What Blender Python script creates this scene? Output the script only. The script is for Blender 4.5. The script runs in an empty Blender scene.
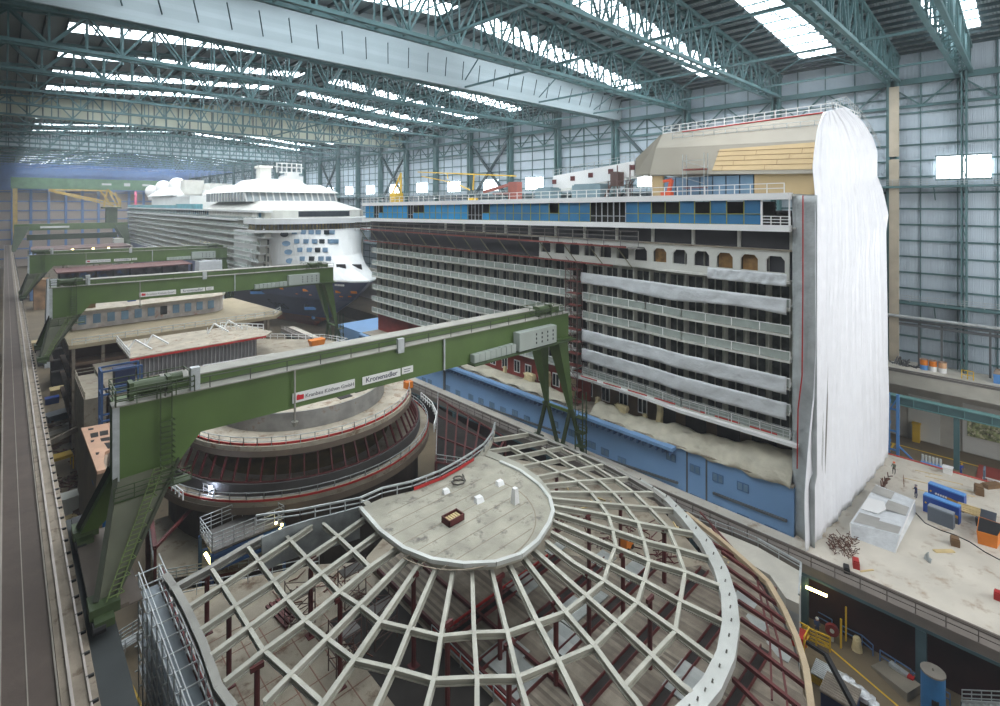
import bpy, math, random
from mathutils import Vector, Matrix
random.seed(7)
S = bpy.context.scene
COL = S.collection
H = 46.0                      # eye height above the hall floor; all z below are measured from eye level
F = 514.6; CX = 500.0; HY = 204.0
FX, FY = 0.6934, 0.7206

def ray(x):
    u = (x-CX)/F
    return FX+FY*u, FY-FX*u
def G(x, y, z):               # pixel seen on the level z
    D = -F*z/(y-HY); a, b = ray(x)
    return Vector((D*a, D*b, z))
def GX(x, y, X):              # pixel seen on the lengthwise plane X
    a, b = ray(x); D = X/a
    return Vector((X, D*b, -(y-HY)*D/F))
def GY(x, y, Y):
    a, b = ray(x); D = Y/b
    return Vector((D*a, Y, -(y-HY)*D/F))

# ---------------------------------------------------------------- materials
def lin(c):
    return tuple(((v/255)/12.92 if v/255 <= .04045 else ((v/255+.055)/1.055)**2.4) for v in c)
MATS = {}
def mat(name, rgb, rough=.6, metal=0, var=.12, scale=.35, bump=0, emit=0, stripe=None, alpha=1, rust=None, trans=0):
    if name in MATS: return MATS[name]
    m = bpy.data.materials.new(name); m.use_nodes = True
    nt = m.node_tree; N = nt.nodes; L = nt.links
    b = N['Principled BSDF']
    b.inputs['Roughness'].default_value = rough
    b.inputs['Metallic'].default_value = metal
    c = lin(rgb)
    if emit:
        b.inputs['Base Color'].default_value = (*c, 1)
        b.inputs['Emission Color'].default_value = (*c, 1)
        b.inputs['Emission Strength'].default_value = emit
        MATS[name] = m; return m
    tc = N.new('ShaderNodeTexCoord')
    out = None
    if var:
        nz = N.new('ShaderNodeTexNoise'); nz.inputs['Scale'].default_value = scale; nz.inputs['Detail'].default_value = 6
        L.new(tc.outputs['Object'], nz.inputs['Vector'])
        r = N.new('ShaderNodeValToRGB')
        r.color_ramp.elements[0].position = .3; r.color_ramp.elements[1].position = .7
        r.color_ramp.elements[0].color = (*[v*(1-var*1.6) for v in c], 1)
        r.color_ramp.elements[1].color = (*[min(1, v*(1+var)) for v in c], 1)
        L.new(nz.outputs['Fac'], r.inputs['Fac']); out = r.outputs['Color']
        if rust:
            n2 = N.new('ShaderNodeTexNoise'); n2.inputs['Scale'].default_value = rust[1]; n2.inputs['Detail'].default_value = 8
            n2.inputs['Roughness'].default_value = .7
            L.new(tc.outputs['Object'], n2.inputs['Vector'])
            r2 = N.new('ShaderNodeValToRGB'); r2.color_ramp.elements[0].position = rust[2]; r2.color_ramp.elements[1].position = min(1, rust[2]+.12)
            L.new(n2.outputs['Fac'], r2.inputs['Fac'])
            mx = N.new('ShaderNodeMixRGB'); L.new(r2.outputs['Color'], mx.inputs['Fac']); L.new(out, mx.inputs['Color1'])
            mx.inputs['Color2'].default_value = (*lin(rust[0]), 1); out = mx.outputs['Color']
        if stripe:      # (axis, scale, second colour, amount) boards, panels or seams
            mp = N.new('ShaderNodeMapping'); L.new(tc.outputs['Object'], mp.inputs['Vector'])
            w = N.new('ShaderNodeTexNoise'); w.noise_dimensions = '1D'; w.inputs['Detail'].default_value = 3
            sp = N.new('ShaderNodeSeparateXYZ'); L.new(mp.outputs['Vector'], sp.inputs['Vector'])
            mu = N.new('ShaderNodeMath'); mu.operation = 'MULTIPLY'; mu.inputs[1].default_value = stripe[1]
            L.new(sp.outputs[stripe[0]], mu.inputs[0])
            fl = N.new('ShaderNodeMath'); fl.operation = 'FLOOR'; L.new(mu.outputs[0], fl.inputs[0])
            wn = N.new('ShaderNodeTexWhiteNoise'); wn.noise_dimensions = '1D'; L.new(fl.outputs[0], wn.inputs['W'])
            m2 = N.new('ShaderNodeMath'); m2.operation = 'MULTIPLY'; m2.inputs[1].default_value = stripe[3]; L.new(wn.outputs['Value'], m2.inputs[0])
            mx = N.new('ShaderNodeMixRGB'); L.new(m2.outputs[0], mx.inputs['Fac']); L.new(out, mx.inputs['Color1'])
            mx.inputs['Color2'].default_value = (*lin(stripe[2]), 1); out = mx.outputs['Color']
            N.remove(w)
        L.new(out, b.inputs['Base Color'])
    else:
        b.inputs['Base Color'].default_value = (*c, 1)
    if bump:
        n3 = N.new('ShaderNodeTexNoise'); n3.inputs['Scale'].default_value = 2.2; n3.inputs['Detail'].default_value = 5
        L.new(tc.outputs['Object'], n3.inputs['Vector'])
        bp = N.new('ShaderNodeBump'); bp.inputs['Strength'].default_value = bump; bp.inputs['Distance'].default_value = .3
        L.new(n3.outputs['Fac'], bp.inputs['Height']); L.new(bp.outputs['Normal'], b.inputs['Normal'])
    if alpha < 1: b.inputs['Alpha'].default_value = alpha
    MATS[name] = m; return m

def ribbed(name, rgb, axis, scale, depth=.08, rough=.5, metal=0):
    m = mat(name, rgb, rough, metal, .08, .08)
    nt = m.node_tree; N = nt.nodes; L = nt.links; b = N['Principled BSDF']
    tc = N.new('ShaderNodeTexCoord'); w = N.new('ShaderNodeTexWave'); w.bands_direction = axis
    w.inputs['Scale'].default_value = scale; L.new(tc.outputs['Object'], w.inputs['Vector'])
    bp = N.new('ShaderNodeBump'); bp.inputs['Strength'].default_value = .8; bp.inputs['Distance'].default_value = depth
    L.new(w.outputs['Fac'], bp.inputs['Height']); L.new(bp.outputs['Normal'], b.inputs['Normal'])
    return m

teal   = mat('teal_steel', (78, 112, 114), .6, 0, .15, .3)
teald  = mat('dark_teal_steel', (52, 74, 78), .6, 0, .2, .2)
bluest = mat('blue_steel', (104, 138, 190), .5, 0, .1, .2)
wallp  = ribbed('pale_wall_sheet', (184, 198, 208), 'Y', 1.4, .06)
roofs  = ribbed('roof_sheet', (120, 132, 134), 'Y', .8, .15, .45)
panelg = mat('grey_curtain_sheet', (172, 186, 190), .55, 0, .06, .1, stripe=('Z', 1.6, (140, 155, 160), .35))
panelb = mat('cream_curtain_sheet', (190, 192, 172), .6, 0, .06, .1)
sky_e  = mat('daylight_roof_sheet', (238, 247, 255), emit=7.5)
win_e  = mat('daylight_window_glass', (245, 250, 255), emit=5)
floorm = mat('hall_floor', (118, 104, 82), .75, 0, .18, .12, .1, rust=((92, 78, 60), .25, .58))
runm   = mat('runway_concrete', (88, 76, 68), .8, 0, .1, .5, .1, rust=((72, 66, 62), 1.2, .62))
conc   = mat('pale_concrete', (188, 184, 172), .8, 0, .08, .5, .1)
concd  = mat('worn_concrete', (146, 134, 118), .85, 0, .15, .6, .2, rust=((100, 84, 68), .8, .55))
deckp  = mat('primed_deck_plate', (204, 197, 183), .65, 0, .09, .25, .05, rust=((168, 150, 128), .45, .55))
deckg  = mat('grey_deck_plate', (158, 148, 130), .7, 0, .14, .4, .1, rust=((112, 92, 74), .5, .54))
capm   = mat('cap_deck_plate', (168, 164, 148), .7, 0, .14, .5, .1, rust=((104, 100, 92), .6, .55))
plank  = mat('weathered_plating', (152, 142, 126), .8, 0, .15, 1.2, .1, rust=((124, 92, 64), .6, .66), stripe=('X', 3.2, (84, 72, 62), .8))
maroon = mat('maroon_primer_steel', (96, 38, 36), .6, 0, .2, .7)
redp   = mat('red_toe_board', (186, 44, 40), .6, 0, .1, .5)
beamg  = mat('pale_grey_beam', (184, 182, 168), .5, 0, .1, .9, rust=((150, 138, 120), 1.2, .66))
galv   = mat('galvanised_steel', (185, 190, 190), .4, .3, .12, 1.5)
green  = mat('crane_green', (84, 108, 54), .5, 0, .12, .25)
greend = mat('dark_crane_green', (64, 80, 46), .55, 0, .2, .5)
plateg = mat('grey_crane_plate', (150, 148, 138), .6, 0, .12, .5)
white  = mat('white_paint', (232, 232, 230), .45, 0, .03, .2)
offw   = mat('offwhite_paint', (206, 206, 198), .5, 0, .06, .3)
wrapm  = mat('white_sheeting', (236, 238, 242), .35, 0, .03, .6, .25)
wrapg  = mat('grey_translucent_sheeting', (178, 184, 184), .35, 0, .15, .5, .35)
tarpm  = mat('pale_tarpaulin', (208, 212, 214), .5, 0, .05, .8, .3)
beiget = mat('beige_tarpaulin', (196, 190, 170), .6, 0, .1, .6, .4)
creamt = mat('cream_wrapping', (222, 206, 160), .7, 0, .15, 1, .6)
hullb  = mat('light_blue_hull', (126, 166, 210), .45, 0, .05, .15, rust=((104, 142, 188), .12, .62))
hulld  = mat('hull_seam_grey', (92, 98, 104), .6)
navy   = mat('navy_hull', (72, 86, 126), .35, 0, .1, .08)
boot   = mat('orange_boot_paint', (206, 92, 52), .5, 0, .1, .2)
dkred  = mat('dark_red_hull', (44, 14, 15), .7, 0, .3, .3)
glass  = mat('dark_glass', (38, 48, 54), .12, 0, .2, .5)
gblue  = mat('blue_tinted_glass', (52, 104, 128), .12, 0, .2, .3)
glas2  = mat('grey_window_glass', (120, 150, 176), .1, 0, .15, .4)
bal    = mat('balustrade_glass', (196, 208, 200), .15, 0, .1, .8, alpha=.45)
cwin   = mat('cabin_window_glass', (74, 78, 76), .25, 0, .5, .9)
cabin  = mat('cabin_wall_grey', (172, 172, 160), .7, 0, .12, .5)
cabind = mat('dark_interior', (48, 44, 40), .9, 0, .25, .5)
warmb  = mat('mottled_warm_brown', (150, 112, 62), .8, 0, .4, .8)  # mottled warm brown for the boards behind the arches
bluep  = mat('bright_blue_boarding', (20, 138, 196), .5, 0, .1, .2)
bluep2 = mat('deep_blue_boarding', (40, 112, 158), .5, 0, .1, .3)
olive  = mat('yellow_batten', (150, 150, 70), .6)
redw   = mat('red_primer_wall', (140, 52, 40), .7, 0, .15, .6)
brownw = mat('brown_primer_wall', (112, 92, 70), .8, 0, .2, .5)
tan    = mat('tan_primer', (202, 160, 132), .65, 0, .1, .4)
beigep = mat('beige_primer_plate', (142, 136, 122), .6, 0, .06, .2)
ochre  = mat('ochre_insulation_board', (190, 166, 124), .75, 0, .05, .3)
yell   = mat('yellow_paint', (220, 180, 40), .5, 0, .06, .6)
yellf  = mat('faded_yellow_steel', (196, 166, 88), .6)
blk    = mat('black_rubber', (24, 24, 26), .6)
orange = mat('orange_paint', (226, 130, 36), .5, 0, .1, .5)
redb   = mat('red_paint', (178, 36, 34), .45)
cobalt = mat('cobalt_blue_paint', (30, 74, 160), .4, 0, .06, .5)
skyb   = mat('sky_blue_paint', (92, 150, 214), .5, 0, .06, .5)
tankb  = mat('tank_blue_paint', (48, 116, 170), .45, 0, .15, .6, rust=((90, 84, 80), .8, .66))
greyp  = mat('slate_grey_paint', (98, 108, 120), .5, 0, .1, .5)
wood   = mat('pale_timber', (206, 184, 134), .7, 0, .1, 1)
brown  = mat('brown_board', (120, 92, 62), .8, 0, .15, 1)
rustb  = mat('rusty_scrap', (104, 68, 54), .8, 0, .4, 2)
pipeb  = mat('beige_pipe', (182, 162, 132), .5, 0, .1, .6)
lampe  = mat('strip_lamp', (255, 235, 150), emit=14)
arc_e  = mat('welding_arc', (210, 225, 255), emit=90)
bridge_glow = mat('glow_painted_window', (110, 100, 62), .2, 0, .5, .5, rust=((220, 176, 80), .5, .6))  # no emission; warm blotches paint the lit bridge interior into the colour
skin   = mat('skin_tone', (196, 150, 124), .6, var=0)
mural  = mat('mural_print', (150, 160, 110), .5, 0, .9, 1.4, rust=((230, 226, 190), 2.2, .5))

# ---------------------------------------------------------------- mesh builder
class MB:
    def __init__(s): s.v = []; s.f = []; s.mi = []
    def face(s, pts, m=0):
        n = len(s.v); s.v += [tuple(p) for p in pts]; s.f.append(tuple(range(n, n+len(pts)))); s.mi.append(m); return s
    def hexa(s, b, t, m=0):          # bottom quad, top quad
        n = len(s.v); s.v += [tuple(p) for p in b]+[tuple(p) for p in t]
        for q in ((0,3,2,1),(4,5,6,7),(0,1,5,4),(1,2,6,5),(2,3,7,6),(3,0,4,7)):
            s.f.append(tuple(n+i for i in q)); s.mi.append(m)
        return s
    def box(s, x0, x1, y0, y1, z0, z1, m=0):
        return s.hexa([(x0,y0,z0),(x1,y0,z0),(x1,y1,z0),(x0,y1,z0)], [(x0,y0,z1),(x1,y0,z1),(x1,y1,z1),(x0,y1,z1)], m)
    def bar(s, p, q, w=.2, h=None, m=0):
        p = Vector(p); q = Vector(q); d = q-p
        if d.length < 1e-6: return s
        h = w if h is None else h
        d.normalize()
        up = Vector((0,0,1)) if abs(d.z) < .95 else Vector((0,1,0))
        a = d.cross(up).normalized(); b = a.cross(d).normalized()
        a *= w/2; b *= h/2
        n = len(s.v)
        s.v += [tuple(c) for c in (p-a-b, p+a-b, p+a+b, p-a+b, q-a-b, q+a-b, q+a+b, q-a+b)]
        for f in ((0,3,2,1),(4,5,6,7),(0,1,5,4),(1,2,6,5),(2,3,7,6),(3,0,4,7)):
            s.f.append(tuple(n+i for i in f)); s.mi.append(m)
        return s
    def path(s, pts, w=.2, h=None, m=0):
        for a, b in zip(pts, pts[1:]): s.bar(a, b, w, h, m)
        return s
    def tube(s, p, q, r, n=10, r2=None, m=0, cap=True):
        p = Vector(p); q = Vector(q); d = (q-p).normalized(); r2 = r if r2 is None else r2
        up = Vector((0,0,1)) if abs(d.z) < .95 else Vector((0,1,0))
        a = d.cross(up).normalized(); b = a.cross(d)
        k = len(s.v)
        for c, rr in ((p, r), (q, r2)):
            for i in range(n):
                t = 2*math.pi*i/n; s.v.append(tuple(c+(a*math.cos(t)+b*math.sin(t))*rr))
        for i in range(n):
            j = (i+1) % n; s.f.append((k+i, k+j, k+n+j, k+n+i)); s.mi.append(m)
        if cap:
            s.f.append(tuple(k+i for i in range(n))[::-1]); s.mi.append(m)
            s.f.append(tuple(k+n+i for i in range(n))); s.mi.append(m)
        return s
    def prism(s, poly, z0, z1, m=0):
        n = len(poly); k = len(s.v)
        s.v += [(p[0], p[1], z0) for p in poly]+[(p[0], p[1], z1) for p in poly]
        s.f.append(tuple(k+i for i in range(n))[::-1]); s.mi.append(m)
        s.f.append(tuple(k+n+i for i in range(n))); s.mi.append(m)
        for i in range(n):
            j = (i+1) % n; s.f.append((k+i, k+j, k+n+j, k+n+i)); s.mi.append(m)
        return s
    def rail(s, pts, h=1.1, step=2.0, t=.06, rows=3, m=0):
        pts = [Vector(p) for p in pts]
        for r in range(rows):
            z = Vector((0,0,h*(r+1)/rows)); s.path([p+z for p in pts], t, t, m)
        for a, b in zip(pts, pts[1:]):
            n = max(1, int((b-a).length/step))
            for i in range(n+1):
                c = a.lerp(b, i/n); s.bar(c, c+Vector((0,0,h)), t, t, m)
        return s
    def sphere(s, c, r, n=10, sz=1, m=0):
        k = len(s.v); R = n//2
        for i in range(R+1):
            ph = math.pi*i/R
            for j in range(n):
                t = 2*math.pi*j/n
                s.v.append((c[0]+r*math.sin(ph)*math.cos(t), c[1]+r*math.sin(ph)*math.sin(t), c[2]+r*sz*math.cos(ph)))
        for i in range(R):
            for j in range(n):
                jj = (j+1) % n; s.f.append((k+i*n+j, k+(i+1)*n+j, k+(i+1)*n+jj, k+i*n+jj)); s.mi.append(m)
        return s
    def grid(s, fn, nu, nv, m=0):
        k = len(s.v)
        for i in range(nu+1):
            for j in range(nv+1): s.v.append(tuple(fn(i/nu, j/nv)))
        for i in range(nu):
            for j in range(nv):
                a = k+i*(nv+1)+j; s.f.append((a, a+nv+1, a+nv+2, a+1)); s.mi.append(m)
        return s
    def ring(s, c, r0, r1, z0, z1, n=64, a0=0, a1=2*math.pi, ex=1, m=0):   # flat ring band with thickness
        full = abs(a1-a0-2*math.pi) < 1e-6
        for i in range(n):
            t, u = a0+(a1-a0)*i/n, a0+(a1-a0)*(i+1)/n
            P = lambda r, w, z: (c[0]+r*math.cos(w), c[1]+r*ex*math.sin(w), z)
            s.hexa([P(r0,t,z0),P(r1,t,z0),P(r1,u,z0),P(r0,u,z0)], [P(r0,t,z1),P(r1,t,z1),P(r1,u,z1),P(r0,u,z1)], m)
        return s
    def build(s, name, mats, parent=None, smooth=False, solid=0):
        if not isinstance(mats, (list, tuple)): mats = [mats]
        xs = [v[0] for v in s.v]; ys = [v[1] for v in s.v]; zs = [v[2] for v in s.v]
        if parent is not None: o0 = Vector(ORG[parent.name])
        else: o0 = Vector(((min(xs)+max(xs))/2, (min(ys)+max(ys))/2, min(zs)))
        me = bpy.data.meshes.new(name)
        me.from_pydata([(v[0]-o0.x, v[1]-o0.y, v[2]-o0.z) for v in s.v], [], s.f)
        for m in mats: me.materials.append(m)
        if len(mats) > 1: me.polygons.foreach_set('material_index', s.mi)
        if smooth: me.polygons.foreach_set('use_smooth', [True]*len(s.f))
        me.update()
        o = bpy.data.objects.new(name, me); COL.objects.link(o)
        ORG[o.name] = tuple(o0)
        if parent is not None: o.parent = parent
        else: o.location = (o0.x, o0.y, o0.z+H)
        if solid:
            md = o.modifiers.new('thickness', 'SOLIDIFY'); md.thickness = solid; md.offset = 0
        return o
def each(mb, name, mats, parent):
    """every separate piece of the mesh becomes a part of its own"""
    par = list(range(len(mb.v)))
    def find(i):
        while par[i] != i: par[i] = par[par[i]]; i = par[i]
        return i
    for f in mb.f:
        for k in f[1:]: par[find(k)] = find(f[0])
    gr = {}
    for f, mi in zip(mb.f, mb.mi): gr.setdefault(find(f[0]), []).append((f, mi))
    out = []
    for g in gr.values():
        idx = {}; n = MB()
        for f, mi in g:
            for k in f:
                if k not in idx: idx[k] = len(n.v); n.v.append(mb.v[k])
            n.f.append(tuple(idx[k] for k in f)); n.mi.append(mi)
        out.append(n.build(name, mats, parent))
    return out
ORG = {}
def tag(o, label, cat, group=None, kind=None):
    o['label'] = label; o['category'] = cat
    if group: o['group'] = group
    if kind: o['kind'] = kind
    return o
def thing(name, loc, label, cat, group=None):
    o = bpy.data.objects.new(name, None); COL.objects.link(o); o.empty_display_size = .5
    o.location = (loc[0], loc[1], loc[2]+H); ORG[o.name] = tuple(loc)
    return tag(o, label, cat, group)
def struct(o): o['kind'] = 'structure'; return o
def dup(root, off, label, group=None, scale=None):
    def cp(o, par):
        c = o.copy(); COL.objects.link(c); ORG[c.name] = ORG[o.name]
        if par: c.parent = par
        for ch in [k for k in bpy.data.objects if k.parent == o]: cp(ch, c)
        return c
    kids = {}
    r = cp(root, None)
    r.location = root.location+Vector(off); r['label'] = label
    if group: r['group'] = group
    if scale: r.scale = scale
    return r
ORD = ['nearest', 'second', 'third', 'fourth', 'fifth', 'sixth', 'seventh', 'eighth', 'ninth', 'tenth', 'eleventh', 'twelfth', 'thirteenth',
       'fourteenth', 'fifteenth', 'sixteenth', 'seventeenth', 'eighteenth', 'nineteenth', 'twentieth', 'twenty-first', 'twenty-second', 'twenty-third',
       'twenty-fourth', 'twenty-fifth', 'twenty-sixth', 'twenty-seventh', 'twenty-eighth', 'twenty-ninth', 'thirtieth']
def text_mb(txt, size, origin, ux, uz, m, name, parent, shear=0):
    """letters as mesh: ux = reading direction, uz = up direction"""
    cu = bpy.data.curves.new('lettering', 'FONT'); cu.body = txt; cu.size = size; cu.extrude = .015; cu.shear = shear; cu.resolution_u = 3
    o = bpy.data.objects.new('lettering_tmp', cu); COL.objects.link(o)
    dg = bpy.context.evaluated_depsgraph_get(); me = o.evaluated_get(dg).to_mesh()
    b = MB(); ux = Vector(ux).normalized(); uz = Vector(uz).normalized(); n = ux.cross(uz)
    for p in me.polygons:
        b.face([Vector(origin)+ux*me.vertices[i].co.x+uz*me.vertices[i].co.y+n*me.vertices[i].co.z for i in p.vertices])
    o.evaluated_get(dg).to_mesh_clear(); bpy.data.objects.remove(o)
    return b.build(name, m, parent)

# ================================================================ THE HALL
XR = 117.0; YF = 520.0; ZW = -28.2; ZD = -39.2; X0 = 64.3
def roofz(x): return 27.2+5*(1-abs(x-57)/60)
TR = [8.2, 17.8]+[17.8+19.6*i for i in range(1, 26)]
SK = [8.2+0*1]+[28+19.6*i for i in range(25)]
struct(MB().box(-14, 122, -40, YF, -46.6, -46).build('floor', floorm))
b = MB()
def rq(x0, x1, y0, y1):
    xs = [x0]+([57] if x0 < 57 < x1 else [])+[x1]
    for a, c in zip(xs, xs[1:]):
        b.hexa([(a,y0,roofz(a)),(c,y0,roofz(c)),(c,y1,roofz(c)),(a,y1,roofz(a))], [(a,y0,roofz(a)+.3),(c,y0,roofz(c)+.3),(c,y1,roofz(c)+.3),(a,y1,roofz(a)+.3)])
sk = [(8.8-3, 8.8+3)]+[(y-3, y+3) for y in SK[1:]]
prev = -40
nwin = 0
for a, c in sk:
    rq(-8, XR, prev, a); rq(-8, 7, a, c); rq(53, 61, a, c); rq(110, XR, a, c); prev = c
rq(-8, XR, prev, YF)
ceil = struct(b.build('ceiling', roofs))
for a, c in sk:
    for x0, x1 in ((7, 53), (61, 110)):
        nwin += 1
        w = MB().hexa([(x0,a,roofz(x0)+.1),(x1,a,roofz(x1)+.1),(x1,c,roofz(x1)+.1),(x0,c,roofz(x0)+.1)],
                      [(x0,a,roofz(x0)+.2),(x1,a,roofz(x1)+.2),(x1,c,roofz(x1)+.2),(x0,c,roofz(x0)+.2)])
        o = struct(w.build('window_%d' % nwin, sky_e)); w = MB()
        for k in range(1, 12):
            xx = x0+(x1-x0)*k/12; w.bar((xx,a,roofz(xx)-.02),(xx,c,roofz(xx)-.02), .22)
        w.bar(((x0),(a+c)/2,roofz(x0)-.05),(x1,(a+c)/2,roofz(x1)-.05), .12)
        w.build('glazing_bar', teal, o)
b = MB()
x = -6
while x < XR:
    if 7 < x < 53 or 61 < x < 110:
        e = -38
        for a, c in sk: b.bar((x, e, roofz(x)-.28), (x, a, roofz(x)-.28), .16, .5); e = c
    else: b.bar((x, -38, roofz(x)-.28), (x, YF, roofz(x)-.28), .16, .5)
    x += 2.6
b.build('purlins', teald, ceil)['kind'] = 'stuff'

# right wall
wr = struct(MB().box(XR, XR+.5, -40, YF, ZW-13.4, 28).build('wall_right', wallp))
b = MB()
for k in range(17):
    z = -26.5+2.85*k
    b.bar((XR-.15, -40, z), (XR-.15, YF, z), .22, .3)
y = -35.0
while y < YF:
    b.bar((XR-.18, y, ZW), (XR-.18, y, 27), .16, .16); y += 4.9
b.build('girts', teal, wr)
b = MB().bar((XR-.7, -40, 21.8), (XR-.7, YF, 21.8), .8, 1.0).bar((XR-.5, -40, 17.4), (XR-.5, YF, 17.4), .4, .5)
for k in range(115):
    y = -40+4.9*k; b.bar((XR-.5, y, 17.4 if k % 2 else 21.8), (XR-.5, y+4.9, 21.8 if k % 2 else 17.4), .25); b.bar((XR-.5, y, 17.4), (XR-.5, y, 21.8), .2)
b.build('eaves_truss', teal, wr)
colY = [8.2, 17.8]+[17.8+19.6*i for i in range(1, 26)]
grpc = 'teal columns of the right wall'
b0 = None
for i, y in enumerate(colY):
    c = thing('wall_column', (XR-1.2, y, ZW), '%s teal steel column of the right hall wall counted from the camera' % ORD[i], 'column', grpc)
    w = .5 if i == 0 else 1.0
    mb = MB().box(XR-1.9, XR-.3, y-w*.8, y-w*.35, ZW, 27).box(XR-1.9, XR-.3, y+w*.35, y+w*.8, ZW, 27)
    for k in range(22):
        z = ZW+2.5*k; mb.bar((XR-1.8, y-w*.5, z), (XR-1.8, y+w*.5, z+2.3), .12)
    mb.build('shaft', teal, c)
    if i == 1: MB().box(XR-2.2, XR-1.9, y-1, y+.4, ZW, 8).box(XR-2.2, XR-1.9, y-1, y+.4, 8.5, 21).build('facing', [mat('beige_column', (176, 166, 146)),], c)
    if i % 3 == 0 and i > 1:
        MB().bar((XR-1, y+1, ZW+30), (XR-1, y+18.6, 20), .7).bar((XR-1, y+18.6, ZW+30), (XR-1, y+1, 20), .7).build('bracing', teald, c)
# windows in right wall
for i in range(26):
    yc = 8.4+19.55*i
    o = MB().box(XR-.45, XR-.25, yc-3.5, yc+3.5, 4.3, 8.2)
    o = struct(o.build('window_%d' % (60+i), win_e))
    f = MB()
    for k in range(5): f.bar((XR-.5, yc-3.5+7*k/4, 4.3), (XR-.5, yc-3.5+7*k/4, 8.2), .12)
    f.bar((XR-.5, yc-3.6, 4.2), (XR-.5, yc+3.6, 4.2), .25).bar((XR-.5, yc-3.6, 8.3), (XR-.5, yc+3.6, 8.3), .25)
    f.build('window_frame', teal, o)
# wall walkways
for nm, z, wd, lab in (('wall_gallery', 3.2, 2.2, 'long teal steel gallery under the bright windows of the right wall'),
                   ('wall_gallery', -17.3, 1.6, 'narrow green service gallery halfway down the right wall')):
    c = thing(nm, (XR-1.3, 100, z), lab, 'gallery')
    MB().box(XR-wd-.4, XR-.3, -40, YF, z-.35, z).build('walkway', teal, c)
    MB().rail([(XR-wd-.3, -40, z), (XR-wd-.3, YF, z)], 1.1, 2.4, .07).build('railing', galv, c)
    b = MB()
    for k in range(56):
        y = -38+10*k; b.bar((XR-.3, y, z-2.5), (XR-wd-.2, y, z-.3), .15)
    b.build('bracket', teal, c)['kind'] = 'stuff'
c = thing('pipe_rack', (XR-2, 12, -24), 'dark pipe rack standing on the concrete ledge below the right wall', 'pipe rack')
b = MB()
for z in (-20.6, -21.3): b.bar((XR-2, -20, z), (XR-2, 19, z), .35, .4)
for y in (-2, 5, 11, 14, 17.5): b.bar((XR-2, y, ZW), (XR-2, y, -20.6), .3)
b.build('frame', mat('dark_grey_pipe', (84, 88, 90)), c)
MB().tube((XR-2.5,-20,-19.9),(XR-2.5,19,-19.9),.25).build('pipe', galv, c)

# ledge and bay below it
t = struct(MB().box(110, XR, -40, YF, -30.9, ZW).build('trim_1', conc))
struct(MB().box(109.9, 110, -40, YF, ZW-.5, ZW-.2).box(109.8,110.3,-40,YF,ZW-.05,ZW+.05).build('trim_2', mat('rail_steel', (120,116,112), .4)))
b = MB().box(XR-1, XR+.2, -40, YF, -41.6, -30.9)
struct(b.build('wall_bay', conc))
struct(MB().box(100, XR, -40, YF, -46, -41.6).build('trim_3', floorm))
c = thing('crane_rail_beam', (108, 10, -34), 'teal girder carried on posts in front of the bay under the ledge', 'beam')
MB().box(107.2, 108.0, -40, 60, -33.3, -32.1).build('web', teal, c)
b = MB().box(106.9, 108.3, -40, 60, -33.4, -33.3).box(106.9, 108.3, -40, 60, -32.1, -31.95)
for k in range(30): b.box(107.0, 108.2, -39+3.1*k, -38.9+3.1*k, -33.3, -32.1)
b.build('flange', mat('teal_light', (104, 148, 146)), c)
for k, y in enumerate((-3.5, 8.5, 20.5, 32.5)):
    MB().box(107.3, 107.9, y-.35, y+.35, -41.6, -33.4).build('post', teal, c)
# murals and doors in the bay
d = struct(MB().box(XR-1.25, XR-1.0, 1.0, 8.4, -41.4, -33.4).build('door_1', mat('pale_door', (216, 216, 208), var=.03)))
m_ = tag(MB().box(XR-1.4, XR-1.26, 3.0, 7.8, -38.6, -35.6).build('mural', mural), 'wide painted picture on the pale wall under the concrete ledge', 'mural')
d = struct(MB().box(XR-1.25, XR-1.0, 11.3, 15.6, -41.4, -33.8).build('door_2', mat('pale_door', (0,0,0))))
tag(MB().box(XR-2.4, XR-1.3, 13.9, 14.9, -41.6, -38.6).box(XR-2.5,XR-1.3,13.8,15,-38.6,-38.4).build('yellow_cabinet', yell), 'tall yellow cabinet standing by the bay wall', 'cabinet')
struct(MB().box(111, 111.3, -10, 30, -41.58, -41.55).box(105, 111, 16.8, 17.1, -41.58, -41.55).build('trim_4', yell))
tag(MB().box(106, 112, -2, 6.2, -41.57, -41.5).build('red_floor_mat', mat('brick_red', (150, 60, 50))), 'brick red painted floor panel in the bay behind the blue worker', 'floor panel')

# far wall
b = MB().box(-8, XR, YF, YF+.5, -46, 28)
wf = struct(b.build('wall_far', mat('far_wall_sheet', (184, 168, 154), .7, 0, .08, .03)))
b = MB()
for k in range(13): b.bar((-6+10*k, YF-.5, -46), (-6+10*k, YF-.5, 27), 1.6)
for k in range(10): b.bar((-8, YF-.5, -40+7*k), (XR, YF-.5, -40+7*k), .6, .9)
b.box(-8, XR, YF-6, YF-1, 10, 27)
b.build('blue_frame', bluest, wf)
# left wall
wl = struct(MB().box(-9, -8.5, -40, YF, -46, 28).build('wall_left', ribbed('dark_wall_sheet', (70, 84, 88), 'Y', 1.4)))
for i, y in enumerate([17.8+19.6*i for i in range(26)]):
    c = thing('wall_column', (-7, y, -46), '%s dark teal lattice column standing left of the crane runway' % ORD[i], 'column', 'columns of the left wall')
    b = MB()
    for dx in (-7.9, -5.2): b.bar((dx, y, -46), (dx, y, 27), .7)
    for k in range(24): b.bar((-7.9 if k % 2 else -5.2, y, -46+3*k), (-5.2 if k % 2 else -7.9, y, -43+3*k), .25)
    b.build('lattice', teald, c)
    MB().bar((-7.9, y, 10), (-7.9, y+19.6, 21), .5).bar((-7.9, y+19.6, 10), (-7.9, y, 21), .5).bar((-7.9,y,22),(-7.9,y+19.6,22),.8).build('bracing', teald, c)

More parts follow.
